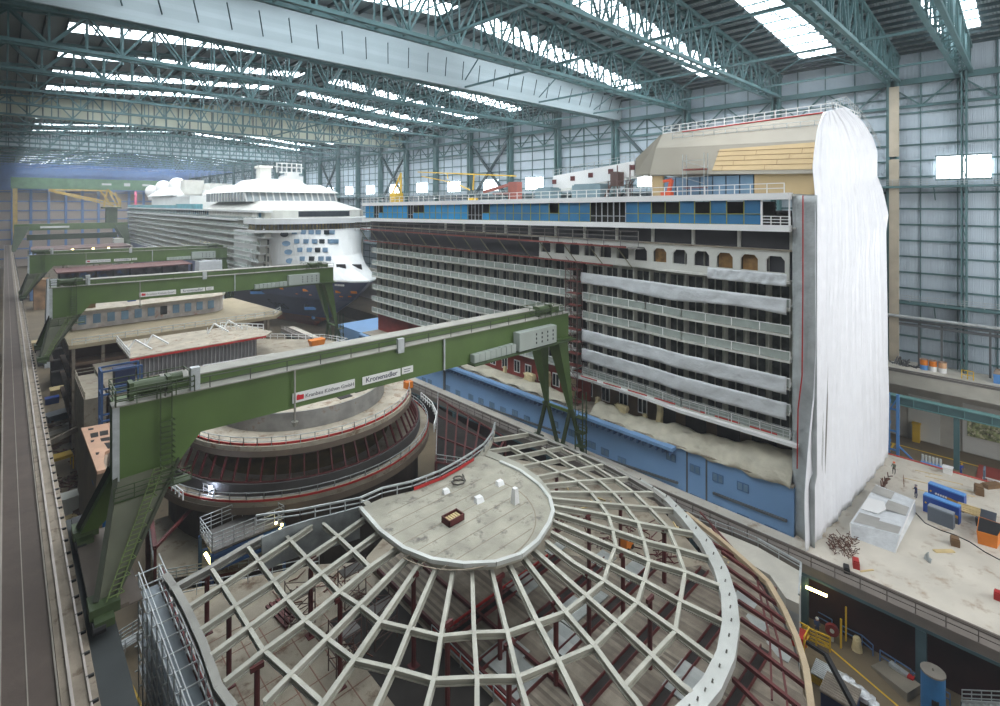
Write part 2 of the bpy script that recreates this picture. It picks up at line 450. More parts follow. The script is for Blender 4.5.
# roof trusses
for i, y in enumerate(TR):
    near = i < 7
    c = thing('roof_truss', (57, y, 22), '%s teal lattice truss spanning the hall roof, counted from the camera' % ORD[i], 'roof truss', 'roof trusses')
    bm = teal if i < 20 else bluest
    xs = [-8+4.16*k for k in range(31)]
    bc = MB(); tc_ = MB(); wb = MB()
    for dy in ((-.9, .9) if near else (0,)):
        bc.bar((-8, y+dy, 22.1), (116.8, y+dy, 22.1), .55 if near else .7, .5)
        for k in range(30):
            a, d = xs[k], xs[k+1]
            tc_.bar((a, y+dy*.8, roofz(a)-.8), (d, y+dy*.8, roofz(d)-.8), .5, .45)
            wb.bar((a, y+dy, 22.3), (a, y+dy*.8, roofz(a)-.9), .22)
            if k % 2: wb.bar((a, y+dy, 22.3), (d, y+dy*.8, roofz(d)-.9), .26)
            else: wb.bar((a, y+dy, roofz(a)-.9), (d, y+dy*.8, 22.3), .26)
    if near:
        for k in range(31): bc.bar((xs[k], y-.9, 22.1), (xs[k], y+.9, 22.1), .2)
        for k in range(30): wb.bar((xs[k], y-.9, 22.1), (xs[k+1], y+.9, 22.1), .12); wb.bar((xs[k], y-.8, roofz(xs[k])-.9), (xs[k], y+.8, roofz(xs[k])-.9), .15)
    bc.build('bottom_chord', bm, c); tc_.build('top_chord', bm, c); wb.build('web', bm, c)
# lengthwise bracing between the trusses
for k, xx in enumerate((21, 42, 63, 84, 104)):
    c = thing('roof_bracing', (xx, 200, 22), '%s lengthwise teal bracing line under the roof, counted from the left' % (['first']+ORD[1:])[k], 'bracing', 'lengthwise roof bracing')
    yend = 57 if k < 2 else 176
    b = MB().bar((xx, 8, 22.2), (xx, yend, 22.2), .32, .32)
    b.build('chord', teal, c)
    w = MB()
    for i in range(1, 3 if k < 2 else 9):
        y0 = TR[i]; y1 = y0+19.6; 
        w.bar((xx, y0, 22.2), (xx, y0+9.8, roofz(xx)-1), .16).bar((xx, y0+9.8, roofz(xx)-1), (xx, y1, 22.2), .16)
        w.bar((xx, y0, 22.3), (xx+(10 if k < 4 else 9), y0+9.8, roofz(xx)-.8), .14)
        w.bar((xx, y0+4.9, 22.2), (xx, y0+4.9, roofz(xx)-1), .1)
    w.build('web', teal, c)
# hanging curtain panels
for nm, y, m, lab in ((0, 75.0, panelg, 'broad pale grey smoke curtain panel hanging across the roof nearest the camera'),
                  (1, 176, panelb, 'cream smoke curtain panel across the roof, middle of the three'),
                  (2, 272.5, panelg, 'pale grey smoke curtain panel across the roof, farthest of the three')):
    c = thing('smoke_curtain', (57, y, 22), lab, 'roof panel', 'smoke curtains')
    b = MB(); 
    for a, d in ((-8, 57), (57, 116.5)):
        b.hexa([(a,y,21.9),(d,y,21.9),(d,y+.3,21.9),(a,y+.3,21.9)], [(a,y,roofz(a)-.1),(d,y,roofz(d)-.1),(d,y+.3,roofz(d)-.1),(a,y+.3,roofz(a)-.1)])
    b.build('panel', m, c)
    b = MB()
    if nm == 0:
        for k in range(30): b.bar((4*k-2, y-.3, 23.4), (4*k-3.2, y-2.2, 26.2), .14)
    else:
        for k in range(40): b.bar((3*k-2, y-.25, 22), (3*k-2, y-.25, roofz(3*k-2)-.3), .25)
    each(b, 'stay' if nm == 0 else 'batten', teald, c)

# crane runway on the left
c = thing('crane_runway', (1.2, 200, -46), 'long elevated grey crane runway along the left edge of the hall', 'runway')
MB().box(-.25, 2.28, -20, 500, -30.2, -28.9).build('walkway_slab', runm, c)
b = MB().box(-.3, -.16, -20, 500, -29, -28.6).box(.93, .99, -20, 500, -28.9, -28.86).box(2.22, 2.3, -20, 500, -28.9, -28.75)
b.build('edge_strip', mat('strip_grey', (150, 142, 130)), c)
MB().box(2.35, 4.0, -20, 500, -30.4, -28.95).build('rail_beam', concd, c)
b = MB().box(2.75, 2.9, -20, 500, -28.95, -28.75).box(3.55, 3.66, -20, 500, -28.95, -28.8)
b.build('rail', mat('worn_rail', (180, 170, 162), .35, .4), c)
b = MB()
for k in range(220): 
    y = 18+2.2*k; b.box(3.55, 3.95, y, y+.14, -28.95, -28.8)
b.build('rail_clips', blk, c)['kind'] = 'stuff'
b = MB()
for k in range(27): b.box(.2, 3.4, 10+19*k, 11.2+19*k, -46, -30.2)
b.build('pier', concd, c)

# ================================================================ GANTRY CRANES
gl = mat('sign_white', (226, 226, 222), var=.02)
gt = mat('sign_grey_letters', (110, 110, 112), var=0)
gk = mat('sign_dark_letters', (36, 44, 72), var=0)
gp = mat('switch_cabinet_grey', (168, 176, 168), var=.05)
def crane(y, label, near=True):
    c = thing('gantry_crane', (34, y, -28.7), label, 'crane', 'green gantry cranes')
    xa, xb = 6.2, 62.8; y0, y1 = y-1.0, y+1.6; zt, zb = -15.5, -20.6
    b = MB().hexa([(xa,y0,zb-.6),(xb,y0,zb+1.2),(xb,y1,zb+1.2),(xa,y1,zb-.6)], [(xa,y0,zt-.5),(xb,y0,zt-.2),(xb,y1,zt-.2),(xa,y1,zt-.5)])
    b = MB(); 
    prof = [(xa,zb-1.6),(xa+4.4,zb-1.0),(xa+6.0,zb+1.0),(xb-6,zb+.7),(xb,zb+.6),(xb,zt-.4),(xa,zt-.4)]
    n = len(prof); k = len(b.v)
    b.v += [(p[0], y0, p[1]) for p in prof]+[(p[0], y1, p[1]) for p in prof]
    b.f += [tuple(range(n)), tuple(range(n, 2*n))[::-1]]+[(i, i+n, (i+1) % n+n, (i+1) % n) for i in range(n)]; b.mi += [0]*(n+2)
    g = b.build('main_girder', green, c)
    MB().box(xa+2, xb-1, y0+1.1, y1+.4, zt-.4, zt+.55).build('upper_box', green, c)
    MB().box(xa+3.5, xb-.2, y0+1.0, y1+.5, zt+.55, zt+.66).build('top_plate', plateg, c)
    MB().box(xa-.2, xb, y0-.3, y0+1.1, zt-.42, zt-.32).build('walkway', plateg, c)
    MB().rail([(xa, y0-.25, zt-.35), (xb, y0-.25, zt-.35)], 1.0, 3.2, .06, 2).build('railing', mat('dark_rail', (60, 62, 54)), c)
    MB().box(xa-.15, xa+.3, y0-.12, y0, zb-1.2, zt-.5).build('corner_strip', galv, c)
    # left rigid legs
    for s, yf in ((-1, y-6.0), (1, y+5.4)):
        ytop = y0+.1 if s < 0 else y1-.1
        tw = 4.4
        for_leg = MB()
        P = [(xa+.1, ytop, zb-1.0), (xa+tw, ytop, zb-.8)]
        f0 = (4.55, yf, -27.6); f1 = (5.7, yf, -27.6)
        t = 1.1
        for_leg.hexa([f0, f1, (f1[0], yf-s*t, f1[2]), (f0[0], yf-s*t, f0[2])],
                     [P[0], P[1], (P[1][0], ytop-s*t, P[1][2]), (P[0][0], ytop-s*t, P[0][2])])
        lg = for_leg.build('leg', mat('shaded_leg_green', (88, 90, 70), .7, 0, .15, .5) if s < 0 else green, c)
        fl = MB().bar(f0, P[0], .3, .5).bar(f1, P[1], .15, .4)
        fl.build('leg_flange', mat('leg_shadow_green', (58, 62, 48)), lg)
        if s < 0:
            l = MB(); a = Vector(P[1])+Vector((-1.6, -.5, 0)); d = Vector(f1)+Vector((-.4, -.4, 0))
            for off in (-.3, .3): l.bar(a+Vector((off, -.2, 0)), d+Vector((off, -.2, 0)), .07)
            for k in range(26):
                q = a.lerp(d, k/26); l.bar(q+Vector((-.3,-.2,0)), q+Vector((.3,-.2,0)), .06)
                if k % 3 == 0: l.path([q+Vector((-.3,-.2,0)), q+Vector((-.45,-.8,0)), q+Vector((.45,-.8,0)), q+Vector((.3,-.2,0))], .05)
            l.build('ladder', mat('ladder_green', (104, 120, 70)), lg)
        bg = MB().box(4.1, 5.8, yf-.9, yf+.9, -28.2, -27.5).box(4.3, 5.4, yf-1.7, yf-.8, -28.5, -28.0).box(4.3, 5.4, yf+.8, yf+1.7, -28.5, -28.0)
        bo = bg.build('bogie', greend, c)
        w = MB()
        for q in (-1.4, -.6, .6, 1.4): w.tube((4.2, yf+q, -28.45), (4.9, yf+q, -28.45), .4, 12)
        w.build('wheel_set', blk, bo)
    MB().box(4.3, 6.4, y-6.2, y+5.6, -28.6, -28.35).build('sill_beam', mat('sill_brown', (96, 86, 76), .7), c)
    # ladder cage on the girder face
    l = MB(); xl = xa+3.4
    for off in (-.4, .4): l.bar((xl+off, y0-.35, zb-2.2), (xl+off, y0-.35, zt+.6), .08)
    for k in range(12): l.bar((xl-.4, y0-.35, zb-2.2+.45*k), (xl+.4, y0-.35, zb-2.2+.45*k), .06); l.path([(xl-.4,y0-.35,zb-2+.45*k),(xl-.5,y0-1,zb-2+.45*k),(xl+.5,y0-1,zb-2+.45*k),(xl+.4,y0-.35,zb-2+.45*k)], .05)
    l.rail([(xa-.2, y0-1.2, zb-2.3), (xa+5, y0-1.2, zb-2.3)], 1.1, 1.2, .06, 3).box(xa-.2, xa+5, y0-1.2, y0, zb-2.4, zb-2.3)
    l.build('access_ladder', greend, c)
    # right pendulum legs
    X = X0-.1
    for s, yt, yj, ya, yb in ((1, y+4.3, y+4.4, y+6.6, y+2.3), (-1, y+.4, y-.6, y+1.4, y-2.8)):
        zj = -32.2
        lg = MB().hexa([(X-.5, yj-.35, zj), (X-.1, yj-.35, zj), (X-.1, yj+.35, zj), (X-.5, yj+.35, zj)],
                  [(xb-2.6, yt-1.5, zb+.9), (xb-.4, yt-1.5, zb+.9), (xb-.4, yt+.9, zb+.9), (xb-2.6, yt+.9, zb+.9)]).build('leg', green, c)
        MB().bar((X-.3, yj, zj+.4), (X, ya, ZD+.5), .45, .5).bar((X-.3, yj, zj+.4), (X, yb, ZD+.5), .45, .5).build('leg_strut', greend, lg)
        MB().box(X-.5, X+.5, ya-.9, ya+.9, ZD+.02, ZD+.7).box(X-.5, X+.5, yb-.9, yb+.9, ZD+.02, ZD+.7).build('bogie', greend, c)
    MB().box(xb-3.4, xb, y-1.6, y+5.6, zb+.5, zb+1.1).build('end_beam', green, c)
    MB().bar((X-.3, y-1, -32.6), (X-.3, y+5.2, -32.6), .3, .4).build('leg_tie', green, c)
    st = MB()
    for z in (-33, -35.3, -37.4): st.box(X-.7, X+.4, y-3.2, y-1.6, z, z+.08); st.rail([(X-.7, y-3.2, z), (X+.4, y-3.2, z), (X+.4,y-1.6,z)], 1, 1, .07, 2)
    st.bar((X-.6, y-3.1, -38.9), (X-.6, y-3.1, -29), .14).bar((X+.3, y-3.1, -38.9), (X+.3, y-3.1, -29), .14).bar((X-.6,y-1.7,-38.9),(X-.6,y-1.7,-29),.14)
    st.build('stair_tower', greend, c)
    # switch cabinets and vents near the right end
    cb = MB().box(xb-12.2, xb-4.4, y0-1.3, y0-.1, zb+1.1, zb+3.6).build('switch_cabinet', gp, c)
    d = MB()
    for k in range(4):
        for q in (0, .6, 1.2): d.box(xb-8.9+1.2*k, xb-8.7+1.2*k, y0-1.34, y0-1.3, zb+1.6+q, zb+1.9+q)
    d.build('cabinet_vents', blk, cb)
    for k in range(8): MB().box(xb-20.0+.95*k, xb-19.15+.95*k, y0-.9, y0-.05, zb+1.0, zb+2.0+.02*k).build('resistor_box', gp, c)
    MB().box(xb-20.4, xb+.2, y0-1.4, y0, zb+.75, zb+.92).build('service_platform', greend, c)
    # winches
    for xx, n in ((xa+1.0, 1), (xb-6.5, 0)):
        w = MB().tube((xx+.3, y0+.9, zt+.5), (xx+2.6, y0+.9, zt+.5), .55, 14)
        w.tube((xx+3.0, y0+1.4, zt+.6), (xx+3.9, y0+1.4, zt+.6), .45, 12).box(xx, xx+.3, y0+.3, y0+1.5, zt-.3, zt+1.1).box(xx+2.6, xx+2.9, y0+.3, y0+1.5, zt-.3, zt+1.1)
        w.rail([(xx-1, y0-.6, zt-.3), (xx+4.4, y0-.6, zt-.3), (xx+4.4, y1+.4, zt-.3), (xx-1, y1+.4, zt-.3), (xx-1, y0-.6, zt-.3)], 1.3, 1.3, .07, 3)
        w.build('winch', greend, c)
    MB().box(xa+5.2, xa+5.9, y0-.3, y0+.3, zt-.3, zt+1.6).build('control_box', galv, c)
    # small trolley with hanging hook
    h = MB().bar((xa+14.0, y0-.4, zt-.3), (xa+14.0, y0-.4, zb-.2), .14).tube((xa+14.0, y0-.4, zb-.2), (xa+14.0, y0-.4, zb-.7), .35, 10, .12)
    h.build('hook_pulley', plateg, c)
    MB().box(xa+25.6, xa+26.4, y0-.5, y0-.1, zt-.9, zt+.7).bar((xa+32.3, y0-.2, zb+.9), (xa+32.3, y0-.2, zt-.4), .2).build('bracket', galv, c)
    # signs
    zz = zb+1.35
    s1 = MB().box(xa+13.9, xa+20.5, y0-.1, y0-.03, zz+.1, zz+1.05).build('sign', gl, c)
    MB().box(xa+14.3, xa+15.0, y0-.14, y0-.1, zz+.33, zz+.78).face([(xa+14.3,y0-.14,zz+.78),(xa+14.7,y0-.14,zz+.78),(xa+14.4,y0-.14,zz+.88)]).build('emblem', mat('emblem_red', (200, 30, 40), var=0), s1)
    text_mb('Kranbau Köthen GmbH', .54, (xa+15.15, y0-.12, zz+.38), (1,0,0), (0,0,1), gt, 'lettering', s1)
    s2 = MB().box(xa+21.4, xa+26.15, y0-.1, y0-.03, zz+.15, zz+1.0).build('sign', gl, c)
    text_mb('Kronenadler', .78, (xa+21.75, y0-.12, zz+.36), (1,0,0), (0,0,1), gk, 'lettering', s2)
    s3 = MB().box(xa+26.35, xa+27.85, y0-.1, y0-.03, zz+.25, zz+1.0).build('sign', gl, c)
    MB().box(xa+26.6, xa+27.5, y0-.13, y0-.1, zz+.7, zz+.78).box(xa+26.6, xa+27.4, y0-.13, y0-.1, zz+.46, zz+.54).build('lettering', gt, s3)
    for ch in [o for o in bpy.data.objects if o.type == 'MESH' and (o.parent == c or (o.parent and o.parent.parent == c))]:
        for v in ch.data.vertices:
            wz = v.co.z-28.7; wx = v.co.x+34
            if wz > -21.6: v.co.z -= .85*max(0, wx-xa)/(xb-xa)
    return c
cr1 = crane(51, 'green gantry crane nearest the camera, its girder crossing above the round ship sections')
cr2 = dup(cr1, (0, 79, 0), 'second green gantry crane, its right leg in front of the navy bow', 'green gantry cranes')
cr3 = dup(cr1, (-1, 166, 0), 'third green gantry crane, behind the long section with windows', 'green gantry cranes')
# far crane with a jib crane on top
c4 = thing('gantry_crane', (30, 440, -29), 'far green gantry crane with the green tower and yellow jib standing on its girder', 'crane', 'green gantry cranes')
MB().box(4, 61, 432, 436, -16.5, -12.5).build('main_girder', green, c4)
MB().box(10, 56, 440, 443, -23, -19.5).build('main_girder', greend, c4)
MB().box(16, 30, 431.7, 432, -15.2, -14).build('sign', gl, c4)
for xx, xf in ((8, 3.8), (57, 61.5)):
    for yy, yf in ((432, 428), (443, 447)):
        MB().hexa([(xf-.8, yf-.7, -28.9), (xf+.8, yf-.7, -28.9), (xf+.8, yf+.7, -28.9), (xf-.8, yf+.7, -28.9)], [(xx-3.5, yy-.7, -14), (xx+3.5, yy-.7, -14), (xx+3.5, yy+.7, -14), (xx-3.5, yy+.7, -14)]).build('leg', greend, c4)
MB().box(60, 63, 425, 450, -39.2, -28.6).build('leg_support', greend, c4)
jc = tag(MB().box(49, 55, 431, 437, -12.5, -3).box(47, 57, 429, 439, -3, -2).build('crane_tower', greend), 'green square tower standing on the far gantry girder', 'crane tower')
jb = MB()
for a, d in (((56, 434, -2), (20, 434, 8.5)), ((56, 434, 0), (20, 434, 9)), ((50, 434, 9), (20, 434, 9.2)), ((56, 434, -2), (50, 434, 10)), ((48, 434, -2), (50, 434, 10)), ((57, 434, -2), (57, 434, 3)), ((57, 434, 3), (50, 434, 10)), ((57,434,-1),(54,434,8)), ((53,434,-2),(46,434,9))):
    jb.bar(a, d, .8)
for k in range(14): jb.bar((56-2.5*k, 434, -2+.73*k), (55-2.5*k, 434, .2+.7*k), .4)
tag(jb.build('jib_crane', yellf), 'yellow lattice jib on the green tower far down the hall', 'crane')
oc = thing('overhead_crane', (40, 505, 12), 'pale green overhead bridge crane high in front of the far wall', 'crane')
MB().box(3, 110, 500, 504, 11, 19).build('bridge_girder', mat('pale_green', (110, 152, 112)), oc)
MB().box(54, 60, 499.8, 500, 14.5, 16).box(68, 72, 499.8, 500, 14, 16.5).box(80, 86, 499.8, 500, 14.5, 16).build('sign', gl, oc)
MB().box(4, 6.5, 500, 504, -28, 11).build('hanging_track', yellf, oc)

exec_ships = True
# ================================================================ RIGHT SHIP (under construction)
def caps(name, specs, m, parent, cap=98):
    """specs: list of (x0,x1,y0,y1,z0,z1), nearest first; past the cap one mesh of stuff"""
    for s in specs[:cap]: MB().box(*s).build(name, m, parent)
    if len(specs) > cap:
        b = MB()
        for s in specs[cap:]: b.box(*s)
        b.build(name, m, parent)['kind'] = 'stuff'
XH = 67.0; XN = 67.6; XF = 69.6; YN = 19.7; YM = 52.0; YE = 121.0
ship = thing('cruise_ship_section', (82, 70, -46), 'huge unfinished cruise ship on the right with light blue hull and open balcony decks', 'ship')
hu = MB().box(XH, 103, YN, YE+14, -46, -33.6).build('hull', hullb, ship)
b = MB()
for xx in (687, 706.5): 
    p = GX(xx, 480, XH); b.box(XH-.03, XH, p.y-.12, p.y+.12, -40.5, -33.7)
p = GX(445, 400, XH); b.box(XH-.3, XH, p.y-.2, p.y+.3, -41, -33.7)
each(b, 'seam', hulld, hu)
# hull windows (twin panes in a frame)
for x, y in ((718,478),(743,488),(768,505)) [:0]: pass
pw = [(743,487.5),(718,478),(696,469),(772,530),(743,519),(718,509),(696,500),(651,491),(675,462),(674.5,461)]
hw = []
for zc, ys in ((-34.9+.0, (22.5, 26.5, 30.5)), (-37.3, (22.6, 26.4, 30.2, 34, 46, 50, 54, 58, 62, 66, 70, 76, 80, 84))):
    pass
for x, y in ((743,487),(718,478),(695,469),(671,457),(771,531),(743,519),(718,509),(695,499),(651,487),
             (630,476),(622,461),(605,452),(592,445),(572,433),(555,424),(527,427-8),(515,421-8),(503,420-10),(492,413-8),(481,409-8),(471,405-8),(458,399-6),(448,394-6),(430,386-4),(424,384-4)):
    p = GX(x, y, XH)
    f = MB().box(XH-.06, XH+.02, p.y-.72, p.y+.72, p.z-.55, p.z+.55).build('porthole_frame', mat('hull_frame_blue', (84, 120, 164)), hu)
    MB().box(XH-.09, XH-.05, p.y-.6, p.y-.1, p.z-.42, p.z+.42).box(XH-.09, XH-.05, p.y+.1, p.y+.6, p.z-.42, p.z+.42).build('pane', glas2, f)
b = MB()
for (xa_, ya_), (xb_, yb_) in (((713,493),(787,521)), ((585,452),(678,483)), ((411,381),(560,433))):
    b.bar(GX(xa_, ya_, XH-.12), GX(xb_, yb_, XH-.12), .24, .28)
b.build('fender_strip', hulld, hu)
# lip with brackets along the top of the hull
pe = GX(674, 447, 66.2)
lb = MB().box(65.7, XH, pe.y, YE, -33.9, -33.45).build('deck_lip', hullb, ship)
b = MB()
y = pe.y+.5
while y < YE: b.box(65.9, XH, y, y+.18, -34.6, -33.9); y += 1.0
b.build('bracket', mat('hull_bracket_blue', (78, 112, 158)), lb)['kind'] = 'stuff'
MB().box(XH-.2, 100, YN, YE, -33.5, -33.3).build('promenade_deck', deckg, ship)
# superstructure walls behind promenade
zl = [-9.6, -12.8, -16.0, -19.1, -22.3, -25.4, -28.4]
b = MB().box(71.5, 72, YN+1, 42, -33.3, -28.6)
b.build('promenade_wall', brownw, ship)
b = MB().box(71.5, 72, 42, 52, -33.3, -28.6, 1).box(71.0, 71.5, 52, 66, -33.3, -28.6, 0).box(71.5, 72, 66, YE, -33.3, -28.6, 0)
pwall = b.build('promenade_wall', [redw, brownw], ship)
b = MB()
for k in range(4): b.box(71.3, 71.5, 23+4.6*k, 26+4.6*k, -33.2, -29.6)
each(b, 'doorway', cabind, ship)
for k in range(12):
    y = 41.5+3.4*k; xw = 71.0 if 52 <= y < 66 else 71.5
    f = MB().box(xw-.08, xw, y, y+1.6, -32.6, -30.2).build('wall_window', white, pwall)
    MB().box(xw-.12, xw-.06, y+.15, y+.7, -32.4, -30.4).box(xw-.12, xw-.06, y+.9, y+1.45, -32.4, -30.4).build('pane', glass, f)
# core and cabin walls
MB().box(74, 103, YN+.2, YE, -33.3, -1.2).build('inner_block', cabind, ship)
winsp = []; 
bayN = 2.75
for i, z in enumerate(zl):
    # near and far rows
    for sec, (xs_, ya_, yb_) in enumerate(((XN, YN+.6, YM), (XF, YM+2.6, YE))):
        if sec == 1 and i == 0: continue
        # slab with a bulge where the side steps out
        if sec == 0:
            poly = [(xs_, ya_), (xs_-.1, 34), (xs_+.8, 40), (xs_+1.4, YM), (74, YM), (74, ya_)]
        else: poly = [(xs_, ya_), (xs_, yb_), (74.2, yb_), (74.2, ya_)]
        MB().prism(poly, z, z+.28).build('balcony_deck', offw, ship)
        xw = xs_+2.3
        front = [Vector((poly[k][0]+.06, poly[k][1], z+.28)) for k in ((0,1,2,3) if sec == 0 else (0,1))]
        if i not in (0,) :
            r = MB().rail(front, 1.1, 2.75, .09, 1).build('balcony_rail', white, ship)
            g = MB()
            for a, d in zip(front, front[1:]):
                g.hexa([a+Vector((0,0,.08)), d+Vector((0,0,.08)), d+Vector((.04,0,.08)), a+Vector((.04,0,.08))], [a+Vector((0,0,1.05)), d+Vector((0,0,1.05)), d+Vector((.04,0,1.05)), a+Vector((.04,0,1.05))])
            g.build('balustrade_glass', bal, r)
        # wall, dividers
        w = MB(); y = ya_
        while y < yb_-.2:
            w.box(xw, xw+.2, y, y+.75, z+.28, z+3.15)
            w.box(xw-1.0, xw, y, y+.12, z+.28, z+3.1)
            wy = (y+.75, min(y+bayN, yb_))
            winsp.append((xw+.12, xw+.2, wy[0], wy[1], z+.28, z+2.6)); w.box(xw, xw+.2, wy[0], wy[1], z+2.6, z+3.15)
            w.bar((xw+.1, (wy[0]+wy[1])/2, z+.28), (xw+.1, (wy[0]+wy[1])/2, z+2.6), .14)
            y += bayN
        w.build('cabin_wall', cabin, ship)
winsp.sort(key=lambda s: s[2]+abs(s[4])*.3)
caps('cabin_window', winsp, cwin, ship)
# red toe boards on the lowest deck
b = MB()
for k in range(7):
    b.box(XN-.02, XN+.02, YN+2+4.4*k, YN+5.2+4.4*k, -28.1, -27.9)
b.build('toe_board', redp, ship)
MB().rail([(XN-.1, YN, -28.1), (XN-.15, 34, -28.1), (XN+.8, 40, -28.1), (XN+1.3, YM, -28.1)], 1.3, 1.2, .06, 3).build('scaffold_rail', galv, ship)
MB().prism([(XN-.6, YN-.4), (XN-.7, 34), (XN+.1, 40), (XN+.6, 56), (XN+2, 56), (XN+2, YN-.4)], -28.75, -28.35).build('deck_edge', white, ship)
# arch row (near) z -9.6..-5.6 and dark deck between
b = MB(); y = YN+.8
arch = MB()
nb = 0
while y < 58:
    w_ = 2.9
    # frame around an opening with chamfered corners
    X = XN+.5
    o_ = [(y+.5, -8.4), (y+.5, -6.9), (y+.9, -6.4), (y+2.2, -6.4), (y+2.6, -6.9), (y+2.6, -8.4)]
    for (ya_, za_, yb2, zb2) in ((y, -9.4, y+.5, -5.7), (y+2.6, -9.4, y+w_+.2, -5.7), (y+.5, -6.4, y+2.6, -5.7), (y+.5, -9.4, y+2.6, -8.4)):
        arch.box(X, X+.3, ya_, yb2, za_, zb2)
    for s_, yy in ((1, y+.5), (-1, y+2.6)):
        arch.hexa([(X, yy, -6.9), (X+.3, yy, -6.9), (X+.3, yy, -6.4), (X, yy, -6.4)], [(X, yy+s_*.02, -6.9), (X+.3, yy+s_*.02, -6.9), (X+.3, yy+s_*.42, -6.4), (X, yy+s_*.42, -6.4)])
    y += 3.1; nb += 1
arch.build('arched_wall', offw, ship)
for k in (1, 2, 5): MB().box(XN+1.2, XN+1.5, YN+1.3+3.1*k, YN+3.4+3.1*k, -8.6, -6.5).build('stored_boards', warmb, ship)
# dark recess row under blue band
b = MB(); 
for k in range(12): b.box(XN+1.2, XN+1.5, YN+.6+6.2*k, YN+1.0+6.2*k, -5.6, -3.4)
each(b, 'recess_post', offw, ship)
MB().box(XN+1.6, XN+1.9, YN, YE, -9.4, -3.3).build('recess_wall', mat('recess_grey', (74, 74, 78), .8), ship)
MB().box(XN+.3, 74, YN, YE, -5.75, -5.6).build('recess_deck', deckg, ship)
# upper fascia bands, slightly rising toward the near end
b = MB()
def band(za, zb_, h, x=XN-.9, d=1.4, m=white, nm='fascia'):
    return MB().hexa([(x, YN+.4, za), (x+d, YN+.4, za), (x+d, YE, zb_), (x, YE, zb_)], [(x, YN+.4, za+h), (x+d, YN+.4, za+h), (x+d, YE, zb_+h), (x, YE, zb_+h)]).build(nm, m, ship)
band(-3.3, -4.4, .75); band(.55, -.5, .8)
MB().hexa([(XN, YN, .9), (100, YN, .9), (100, YE, -.2), (XN, YE, -.2)], [(XN, YN, 1.2), (100, YN, 1.2), (100, YE, .1), (XN, YE, .1)]).build('top_deck', offw, ship)
MB().hexa([(XN, YN, -3), (100, YN, -3), (100, YE, -4.1), (XN, YE, -4.1)], [(XN, YN, -2.8), (100, YN, -2.8), (100, YE, -3.9), (XN, YE, -3.9)]).build('upper_deck', offw, ship)
MB().rail([(XN-.7, YN+1, 1.3), (XN-.7, YE, .3)], 1.2, 1.9, .1, 2).build('top_rail', white, ship)
# blue boarding panels
y = YN+3.6; k = 0
seq = 'bDbDBDDBBmmmBBBDBBBBBBBDmmBBBBBBBDDmBBBBBDmBBBBB'
panels = []
while y < YE-1:
    w_ = 2.15; t_ = (y-YN)/(YE-YN); z0 = -2.6-1.05*t_; z1 = .5-1.0*t_; zm = (z0*.55+z1*.45)
    ch = seq[k % len(seq)]
    mb = MB()
    m_ = bluep if y > 72 else bluep2
    if ch != 'm':
        mb.box(XN-.35, XN-.2, y, y+w_, z0, zm)
        if ch in 'Bb': mb.box(XN-.35, XN-.2, y, y+w_, zm, z1)
        pa = mb.build('boarding_panel', m_, ship)
        MB().bar((XN-.4, y, z0), (XN-.4, y, z1), .1).bar((XN-.4, y, zm), (XN-.4, y+w_, zm), .09).bar((XN-.4, y, z0+.05), (XN-.4, y+w_, z0+.05), .09).build('batten', olive, pa)
    else:
        MB().bar((XN-.3, y, z0), (XN-.3, y, z1), .14).bar((XN-.3, y+w_/2, z0), (XN-.3, y+w_/2, z1), .1).bar((XN-.3, y, zm-.4), (XN-.3, y+w_, zm-.4), .1).build('open_frame', galv, ship)
    y += w_; k += 1
MB().box(XN+2.2, XN+2.5, YN+3, YE, -3.9, .3).build('inner_wall', cabind, ship)
MB().rail([(XN-.5, YN+.4, -2.6), (XN-.5, YN+3.6, -2.6)], 1.1, .8, .1, 3).bar((XN-.5, YN+3.6, -2.6), (XN-.5, YN+3.6, .6), .2).bar((XN-.5, YN+.5, -2.6), (XN-.5, YN+.5, .6), .16).build('corner_rail', white, ship)
# scaffold below lower fascia on far part
s_ = thing('scaffolding', (XN-.6, 80, -9), 'long red and grey scaffold walkway hanging under the white fascia of the unfinished ship', 'scaffolding')
b = MB().rail([(XN-1.2, 40, -6.2), (XN-1.2, YE+3, -7)], 2.2, 3, .09, 3)
b.box(XN-1.2, XN+.4, 40, YE+2, -6.6, -6.5)
b.build('walkway', mat('scaffold_grey', (120, 116, 112)), s_)
MB().box(XN-1.25, XN-1.2, 42, YE, -6.55, -6.3).box(XN-.25, XN-.2, 45, YE, -9.6, -9.35).build('toe_board', mat('dull_red_board', (132, 66, 58)), s_)
b = MB()
y = 42
while y < YE: b.bar((XN-1.0, y+1.8, -6.5), (XN+.4, y, -9.6), .14); y += 5.2
b.build('strut', mat('olive_strut', (112, 108, 80)), s_)
# scaffold tower in the gap between the two balcony blocks
s_ = thing('scaffold_tower', (XN+.6, YM+1.3, -31), 'rusty brown scaffold tower between the two balcony blocks of the unfinished ship', 'scaffolding')
b = MB(); ya_, yb_ = YM+.1, YM+2.5
for yy in (ya_, yb_):
    for xx in (XN+.1, XN+1.5): b.bar((xx, yy, -33.2), (xx, yy, -9.5), .12)
for k in range(12):
    z = -32.8+2*k
    b.bar((XN+.1, ya_, z), (XN+.1, yb_, z), .08).bar((XN+.1, ya_, z), (XN+.1, yb_, z+2), .07).bar((XN+.1, ya_, z+1), (XN+.1, yb_, z+1), .07)
b.build('tube_frame', mat('scaffold_brown', (96, 72, 66)), s_)
b = MB()
for k in range(12): b.box(XN+.1, XN+1.5, ya_, yb_, -32.9+2*k, -32.8+2*k)
each(b, 'platform', mat('dull_red_board', (0,0,0)), s_)
